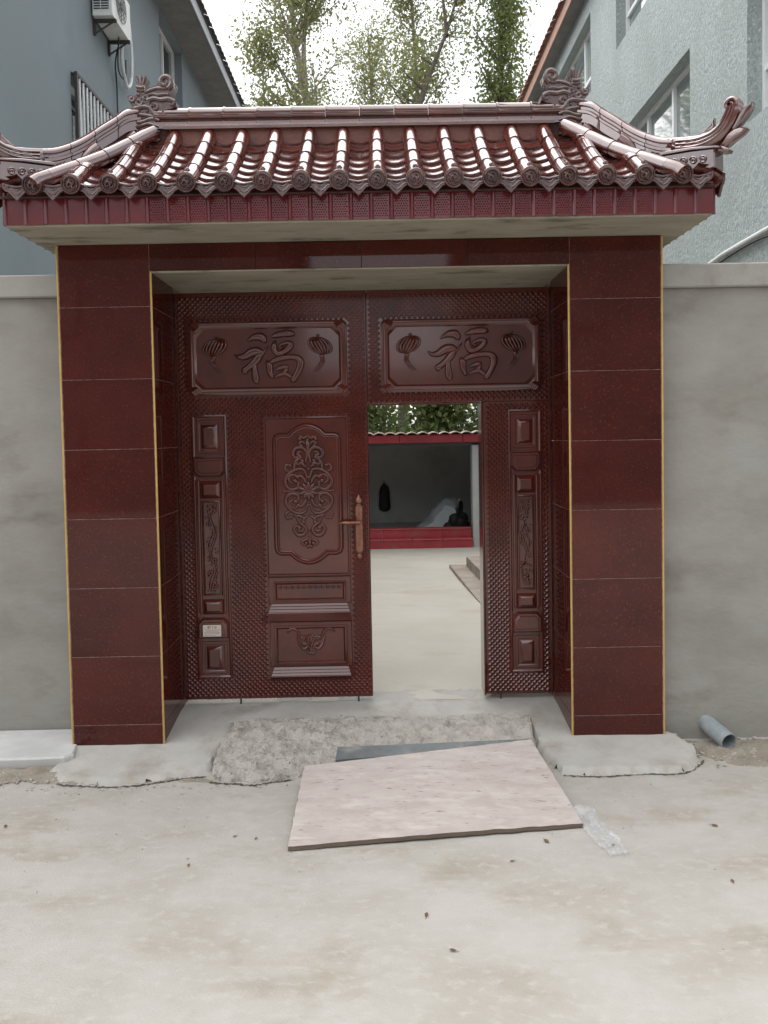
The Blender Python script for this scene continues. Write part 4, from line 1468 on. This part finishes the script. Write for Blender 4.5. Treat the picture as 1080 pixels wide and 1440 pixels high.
# ================================================================== houses either side
def house(label, X, side, Y0, Y1, ztop, wm, wins, eave_w, fas_m, tile_m, soff_m, depth=8):
    """side=+1: stands to the right (its wall faces -x); -1: to the left"""
    h = thing('house', label, 'house', (X + side * depth / 2, (Y0 + Y1) / 2, 0))
    ys = sorted({Y0, Y1} | {w[0] for w in wins} | {w[1] for w in wins})
    zs = sorted({-.05, ztop} | {w[2] for w in wins} | {w[3] for w in wins})
    mb = MB()
    def q(ps):
        mb.add(ps, [(0, 1, 2, 3)])
    for ya, yb in zip(ys, ys[1:]):
        for za, zb in zip(zs, zs[1:]):
            if any(w[0] <= ya and yb <= w[1] and w[2] <= za and zb <= w[3] for w in wins): continue
            q([(X, ya, za), (X, yb, za), (X, yb, zb), (X, ya, zb)])
    XB = X + side * depth
    rv = .20
    Xi = X + side * rv
    for (a, b, c, d) in [w[:4] for w in wins]:
        q([(X, a, c), (Xi, a, c), (Xi, a, d), (X, a, d)])
        q([(X, b, c), (Xi, b, c), (Xi, b, d), (X, b, d)])
        q([(X, a, c), (Xi, a, c), (Xi, b, c), (X, b, c)])
        q([(X, a, d), (Xi, a, d), (Xi, b, d), (X, b, d)])
    q([(X, Y0, -.05), (XB, Y0, -.05), (XB, Y0, ztop), (X, Y0, ztop)])
    q([(X, Y1, -.05), (XB, Y1, -.05), (XB, Y1, ztop), (X, Y1, ztop)])
    q([(XB, Y0, -.05), (XB, Y1, -.05), (XB, Y1, ztop), (XB, Y0, ztop)])
    obj('wall', mb, wm, h)
    for w in wins:
        a, b, c, d = w[:4]
        n = w[4]
        f = MB()
        xa, xb = sorted((Xi - side * .05, Xi + side * .03))
        t_ = .055
        f.box(xa, xb, a + .002, b - .002, c + .002, c + t_); f.box(xa, xb, a + .002, b - .002, d - t_, d - .002)
        f.box(xa, xb, a + .002, a + t_, c + t_, d - t_); f.box(xa, xb, b - t_, b - .002, c + t_, d - t_)
        for i in range(1, n):
            y = a + (b - a) * i / n
            f.box(xa + .003, xb - .003, y - .03, y + .03, c + t_, d - t_)
        if w[5]:
            zz = c + (d - c) * .36
            f.box(xa + .005, xb - .005, a + t_, b - t_, zz - .03, zz + .03)
        wo_ = obj('window', f, M['upvc'], h)
        xp = Xi + side * .0
        for i in range(n):
            y0_, y1_ = a + (b - a) * i / n + .031, a + (b - a) * (i + 1) / n - .031
            pm = MB(); px0, px1 = sorted((xp - side * .004, xp + side * .004))
            pm.box(px0, px1, max(y0_, a + t_), min(y1_, b - t_), c + t_, d - t_)
            obj('pane', pm, w[6], wo_)
        # something behind the glass
        bk = MB(); bk.box(*sorted((Xi + side * .4, Xi + side * .42)), a - .3, b + .3, c - .3, d + .3)
        obj('room_wall', bk, M['eave'], wo_)
    # eave
    Xe = X - side * eave_w
    mb = MB()
    mb.loops([[(X + side * .3, y, ztop), (Xe, y, ztop - .0), (Xe, y, ztop + .10), (X + side * .3, y, ztop + .16)] for y in (Y0 - .3, Y1 + .3)], caps=True)
    obj('soffit', mb, soff_m, h)
    mb = MB(); mb.box(*sorted((Xe - side * .02, Xe - side * .001)), Y0 - .32, Y1 + .32, ztop - .03, ztop + .19, c=.004)
    obj('fascia_board', mb, fas_m, h)
    # pitched roof with stepped tile edge
    mb = MB()
    xr = X + side * depth / 2
    mb.add([(Xe - side * .05, Y0 - .4, ztop + .21), (Xe - side * .05, Y1 + .4, ztop + .21), (xr, Y1 + .4, ztop + 2.1), (xr, Y0 - .4, ztop + 2.1), (XB + side * .5, Y1 + .4, ztop + .2), (XB + side * .5, Y0 - .4, ztop + .2)],
           [(0, 1, 2, 3), (3, 2, 4, 5)])
    rf = obj('roof', mb, tile_m, h)
    tm = MB()
    N = 6
    LL = []
    for xx, zz in ((Xe - side * .11, ztop + .195), (Xe - side * .11, ztop + .215), (Xe + side * .4, ztop + .42)):
        LL.append([(xx, -.11 + .22 * k_ / N, zz + .035 * math.sin(PI * k_ / N)) for k_ in range(N + 1)])
    tm.loops(LL, closed=False)
    me = tm.mesh('roof_tile', tile_m, 40)
    k_ = 0
    y = Y0 - .3
    while y < Y1 + .3:
        obj('roof_tile', me, None, rf, loc=(0, y, rg.uniform(-.006, .006)))
        y += .225
    return h
winsR = []
for i in range(4):
    a = .63 + 4.31 * i
    winsR.append((a, a + 2.86, 4.90, 6.35, 3, True, M['glass']))
    winsR.append((a, a + 2.86, 7.70, 9.05, 3, True, M['glass']))
hr = house('pale grey stuccoed house with red tile eave, right of the gateway', 3.75, 1, .52, 19.5, 9.42, M['stucco_r'], winsR, .24, M['redtile'], M['redtile'], M['eave'])
winsL = [(5.5, 8.6, 4.7, 6.46, 4, False, M['glassdark']), (9.7, 11.3, 7.6, 9.45, 2, True, M['glassdark']), (13.7, 15.2, 7.6, 9.4, 2, True, M['glassdark']), (.9, 2.4, 4.55, 6.3, 2, True, M['glassdark'])]
hl = house('blue grey rendered house with barred window, left of the gateway', -3.8, -1, .55, 21, 9.52, M['stucco_l'], winsL, .60, M['eavepale'], M['rooftile'], M['eave'])
# burglar bars
gr = MB()
xg = -3.745
ya, yb, zb_, zt_ = 5.52, 8.70, 4.62, 6.46
gr.box(xg - .02, xg + .02, ya, yb, zt_ - .04, zt_); gr.box(xg - .02, xg + .02, ya, yb, zb_, zb_ + .04); gr.box(xg - .018, xg + .018, ya, ya + .04, zb_ + .04, zt_ - .04); gr.box(xg - .018, xg + .018, yb - .04, yb, zb_ + .04, zt_ - .04)
for y in (ya + .02, yb - .02):
    for z in (zb_ + .02, zt_ - .02): gr.box(-3.80, xg - .02, y - .012, y + .012, z - .012, z + .012)
bo = obj('window_guard', gr, M['iron'], hl)
b1 = MB(); b1.tube([(xg, 0, zb_ + .04), (xg, 0, zt_ - .04)], .017, 8)
bm = b1.mesh('guard_bar', M['bars'], 60)
y = ya + .12
while y < yb - .06:
    obj('guard_bar', bm, None, bo, loc=(0, y, 0)); y += .128
# skirting cable and pipe on the right house
t = thing('conduit_pipe', 'pale conduit pipe with a black cable along the right house wall above the coping', 'pipe', (3.70, 2, 3.72))
mb = MB(); mb.tube([(3.715, .6, 3.74), (3.715, 2.3, 3.735), (3.715, 3.95, 3.70), (3.715, 4.4, 3.66)], .028, 10); obj('pipe_wall', mb, M['white'], t, 50)
mb = MB(); mb.tube([tuple(p) for p in catmull([(3.70, .6, 3.66), (3.70, 2.2, 3.60), (3.70, 3.3, 3.66), (3.70, 4.4, 3.60)], 6)], .010, 6); obj('cable', mb, M['black'], t, 50)

# air conditioner on the left house
ac = thing('air_conditioner', 'white air conditioner unit hung high on the blue grey house wall', 'air conditioner', (-3.65, 6.64, 7.52))
x0, x1, y0, y1, z0, z1 = -3.79, -3.50, 5.96, 6.74, 7.33, 7.87
mb = MB(); mb.box(x0 + .015, x1, y0, y1, z0, z1, c=.012); ac_parts = obj('casing', mb, M['white'], ac, 30)
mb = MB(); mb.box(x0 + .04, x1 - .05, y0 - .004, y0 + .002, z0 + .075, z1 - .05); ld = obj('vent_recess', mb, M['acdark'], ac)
for i in range(12):
    z = z0 + .09 + i * .034
    for a, b in ((x0 + .042, x0 + .128), (x0 + .142, x1 - .054)):
        mb = MB()
        mb.loops([[(x, y0 - .005, z), (x, y0 - .022, z - .006), (x, y0 - .022, z - .001), (x, y0 - .005, z + .014)] for x in (a, b)], caps=True)
        obj('louvre', mb, M['white'], ld)
mb = MB(); mb.box(x0 + .130, x0 + .140, y0 - .016, y0 - .0045, z0 + .075, z1 - .05); obj('louvre_bar', mb, M['white'], ld)
mb = MB(); mb.box(x0 + .02, x1 + .004, y0 - .004, y1 + .004, z0 - .012, z0 + .03, c=.004); obj('base_tray', mb, M['white'], ac, 30)
# fan grille on the outer face
mb = MB()
for r in (.06, .11, .16, .21):
    mb.tube([(x1 + .012, 6.30 + r * math.cos(2 * PI * q / 24), 7.61 + r * math.sin(2 * PI * q / 24)) for q in range(25)], .005, 5, caps=False)
for q in range(8):
    aa = q * PI / 4
    mb.tube([(x1 + .012, 6.30, 7.61), (x1 + .012, 6.30 + .21 * math.cos(aa), 7.61 + .21 * math.sin(aa))], .004, 5)
obj('fan_guard', mb, M['acdark'], ac, 50)
for y in (6.06, 6.64):
    mb = MB(); mb.box(-3.80, x1 + .02, y - .02, y + .02, z0 - .055, z0 - .013, c=.003); mb.box(-3.80, -3.765, y - .02, y + .02, z0 - .22, z0 - .056)
    mb.tube([(-3.775, y, z0 - .20), (x1 - .03, y, z0 - .05)], .012, 6)
    obj('bracket', mb, M['iron'], ac)
mb = MB()
mb.tube([tuple(p) for p in catmull([(-3.60, 6.66, 7.30), (-3.66, 6.8, 7.12), (-3.70, 7.05, 6.96), (-3.72, 7.25, 6.93), (-3.72, 7.42, 7.10), (-3.72, 7.48, 7.5), (-3.72, 7.40, 7.9), (-3.74, 7.35, 8.2)], 6)], .024, 8)
obj('hose', mb, M['white'], ac, 60)
mb = MB()
mb.tube([tuple(p) for p in catmull([(-3.62, 6.6, 7.30), (-3.72, 6.7, 7.05), (-3.76, 6.85, 6.8), (-3.76, 6.85, 6.4), (-3.76, 6.82, 5.2), (-3.76, 6.8, 3.0)], 5)], .012, 6)
mb.tube([tuple(p) for p in catmull([(-3.60, 6.5, 7.30), (-3.70, 6.75, 7.0), (-3.72, 7.0, 6.95), (-3.72, 7.15, 7.05), (-3.72, 7.18, 7.3)], 5)], .010, 6)
obj('cable', mb, M['black'], ac, 60)
for o in ac.children:
    o.location += Vector((0, .31, .22))

# houses across the lane (behind the viewpoint; the polished tiles mirror them)
for x0, x1, lab in ((-14, -2.5, 'grey house across the lane, mirrored in the left column'), (2.6, 14, 'grey house across the lane, mirrored in the right column')):
    t = thing('house', lab, 'house', ((x0 + x1) / 2, -18, 0))
    mb = MB(); mb.box(x0, x1, -22, -15, 0, 7.2); obj('wall', mb, M['opp'], t)
    mb = MB(); mb.loops([[(x, -14.6, 7.2), (x, -22.4, 7.2), (x, -18.5, 9)] for x in (x0 - .3, x1 + .3)], caps=True); obj('roof', mb, M['rooftile'], t)
    for i in range(3):
        a = x0 + 1.2 + i * 3.6
        for z in (1.0, 4.4):
            mb = MB(); mb.box(a, a + 1.8, -14.995, -14.93, z, z + 1.5); w0 = obj('window', mb, M['opp'], t)
            for q in range(2):
                mb = MB(); mb.box(a + .08 + q * .86, a + .86 + q * .86, -14.928, -14.922, z + .08, z + 1.42); obj('pane', mb, M['eave'], w0)
t = thing('boundary_wall', 'grey wall closing the gap between the houses across the lane', 'wall', (0, -19, 0))
mb = MB(); mb.box(-2.49, 2.59, -19.2, -19, 0, 3.9); obj('wall_face', mb, M['wall'], t)

# ================================================================== trees
def leaves_mesh(pts, dirs, size, m, name):
    rs = np.random.RandomState(5)
    n = len(pts)
    P = np.array(pts)
    a = rs.normal(size=(n, 3)); a /= np.linalg.norm(a, axis=1)[:, None]
    b = rs.normal(size=(n, 3)); b -= a * (a * b).sum(1)[:, None]; b /= np.linalg.norm(b, axis=1)[:, None]
    s = size * rs.uniform(.6, 1.3, (n, 1))
    nn = np.cross(a, b)
    V = np.stack([P - a * s, P + b * s * .55 + nn * s * .18, P + a * s, P - b * s * .55 + nn * s * .18], 1).reshape(-1, 3)
    me = bpy.data.meshes.new(name)
    me.vertices.add(n * 4); me.vertices.foreach_set('co', V.ravel())
    me.loops.add(n * 4); me.loops.foreach_set('vertex_index', np.arange(n * 4, dtype=np.int32))
    me.polygons.add(n); me.polygons.foreach_set('loop_start', np.arange(0, n * 4, 4, dtype=np.int32))
    me.polygons.foreach_set('loop_total', np.full(n, 4, dtype=np.int32))
    me.materials.append(m)
    me.update(calc_edges=True); me.validate()
    return me

def tree(label, trunk, r0, zlo, nb, blen, steep, leaves, lsize, lm, bm_, seed, extra=(), spread=.28, group='trees behind the gateway'):
    rr = random.Random(seed)
    x, y, z = trunk[0]
    t = thing('tree', label, 'tree', (x, y, 0), group)
    mb = MB()
    tp = [Vector(p) for p in catmull(trunk, 8)]
    n = len(tp)
    mb.tube(tp, [r0 * (1 - .88 * i / (n - 1)) for i in range(n)], 9)
    tips = []
    br = []
    H = tp[-1].z
    stems = [(tp, r0, zlo, nb)]
    for ex in extra:
        ep = [Vector(p) for p in catmull(ex[0], 6)]
        mb.tube(ep, [ex[1] * (1 - .85 * i / (len(ep) - 1)) for i in range(len(ep))], 8)
        stems.append((ep, ex[1], ep[0].z + .4, ex[2]))
    for sp_, rad, zl, cnt in stems:
        top = sp_[-1].z
        for _ in range(cnt):
            zz = rr.uniform(zl, top)
            i = min(range(len(sp_)), key=lambda q: abs(sp_[q].z - zz))
            p = sp_[i].copy()
            f = (zz - zl) / max(.1, top - zl)
            l = blen * (1 - .65 * f) * rr.uniform(.5, 1.15)
            az = rr.uniform(0, 2 * PI)
            d = Vector((math.cos(az), math.sin(az), steep * rr.uniform(.5, 1.3))).normalized()
            P = [p]
            m_ = 6
            for q in range(m_):
                d = (d + Vector((rr.uniform(-.2, .2), rr.uniform(-.2, .2), rr.uniform(-.05, .22)))).normalized()
                P.append(P[-1] + d * l / m_)
            rb = rad * (1 - .8 * f) * .30 + .008
            mb.tube(P, [rb * (1 - .8 * q / m_) for q in range(m_ + 1)], 5)
            br.append(P)
            for q in range(2, m_ + 1):
                if rr.random() < .75:
                    d2 = Vector((rr.uniform(-1, 1), rr.uniform(-1, 1), rr.uniform(-.1, 1))).normalized()
                    e = P[q] + d2 * l * rr.uniform(.12, .3)
                    mb.tube([P[q], (P[q] + e) / 2 + Vector((0, 0, .03)), e], [.010, .007, .004], 4)
                    br.append([P[q], e])
    obj('trunk', mb, bm_, t, 60)
    pts = []
    for _ in range(leaves):
        P = rr.choice(br)
        k_ = rr.random() ** .7 * (len(P) - 1)
        i = min(int(k_), len(P) - 2); f = k_ - i
        p = P[i].lerp(P[i + 1], f)
        pts.append((p.x + rr.gauss(0, spread), p.y + rr.gauss(0, spread), p.z + rr.gauss(0, spread)))
    me = leaves_mesh(pts, None, lsize, lm, 'crown')
    obj('crown', me, None, t)
    return t
tree('slender sparse poplar with forked pale trunk, leftmost behind the gate roof', [(-1.9, 20, 0), (-2.0, 20, 5), (-1.95, 20, 10), (-2.15, 20, 12.5), (-2.45, 20, 14.5), (-2.6, 20, 18)], .20, 8.5, 60, 3.6, .8, 14500, .062, M['leaf'], M['bark'], 1,
     extra=(([(-2.1, 20, 12), (-2.15, 20.2, 14), (-1.95, 20.3, 16), (-1.9, 20.4, 18)], .10, 10), ([(-2.3, 20, 13.8), (-1.9, 20, 14.6), (-1.3, 19.8, 15.3), (-.6, 19.8, 15.8)], .06, 4)))
tree('young yellow green poplar with thin stem, in the middle behind the gate roof', [(1.5, 22.5, 0), (1.45, 22.5, 6), (1.5, 22.5, 12), (1.3, 22.5, 17), (1.3, 22.5, 19)], .13, 8, 54, 2.6, 1.3, 12000, .062, M['leaf'], M['bark'], 2)
tree('dark slanting tree with nearly bare leaning trunk behind the gate roof', [(.6, 20.5, 0), (.9, 20.5, 6), (1.2, 20.5, 11), (1.65, 20.5, 12.8), (2.3, 20.5, 14.4), (3.0, 20.5, 16.6)], .17, 10.5, 16, 2.0, .8, 3600, .056, M['leaf'], M['barkdark'], 3,
     extra=(([(2.3, 20.5, 14.3), (2.2, 20.5, 15.4), (1.9, 20.4, 16.4), (1.7, 20.4, 17.4)], .06, 3),))
tree('dense dark green poplar beside the right house, rightmost behind the gate roof', [(4.1, 20, 0), (4.1, 20, 8), (3.9, 20, 13), (4.2, 20, 19)], .22, 6, 110, 2.5, 1.7, 24000, .066, M['leafdeep'], M['barkdark'], 4, spread=.24)
for i, (x, y, lab, nl) in enumerate(((-.6, 14.5, 'bushy green tree behind the shed roof, left in the doorway', 9000), (1.5, 14.0, 'bushy green tree behind the shed roof, middle of the doorway', 9000), (3.3, 15, 'bushy green tree behind the shed roof, right end by the pier', 8000))):
    tree(lab, [(x, y, 0), (x + .1, y, 1.2), (x - .05, y, 2.3), (x, y, 3.2)], .10, 1.0, 46, 1.5, .35, int(nl * .42), .085, M['leafdeep'], M['bark'], 20 + i, spread=.3, group='bushy trees behind the shed')
tree('tall loose poplar further back between the slender and the slanting trees', [(-.3, 27, 0), (-.3, 27, 8), (-.1, 27, 14), (-.2, 27, 18)], .16, 8, 54, 3.8, .9, 10500, .062, M['leaf'], M['bark'], 6)

tree('low loose tree with ragged crown beside the left house eave', [(-3.3, 19, 0), (-3.4, 19, 5), (-3.2, 19, 9), (-3.3, 19, 13.6)], .12, 7, 34, 1.5, .8, 4500, .062, M['leaf'], M['bark'], 8)
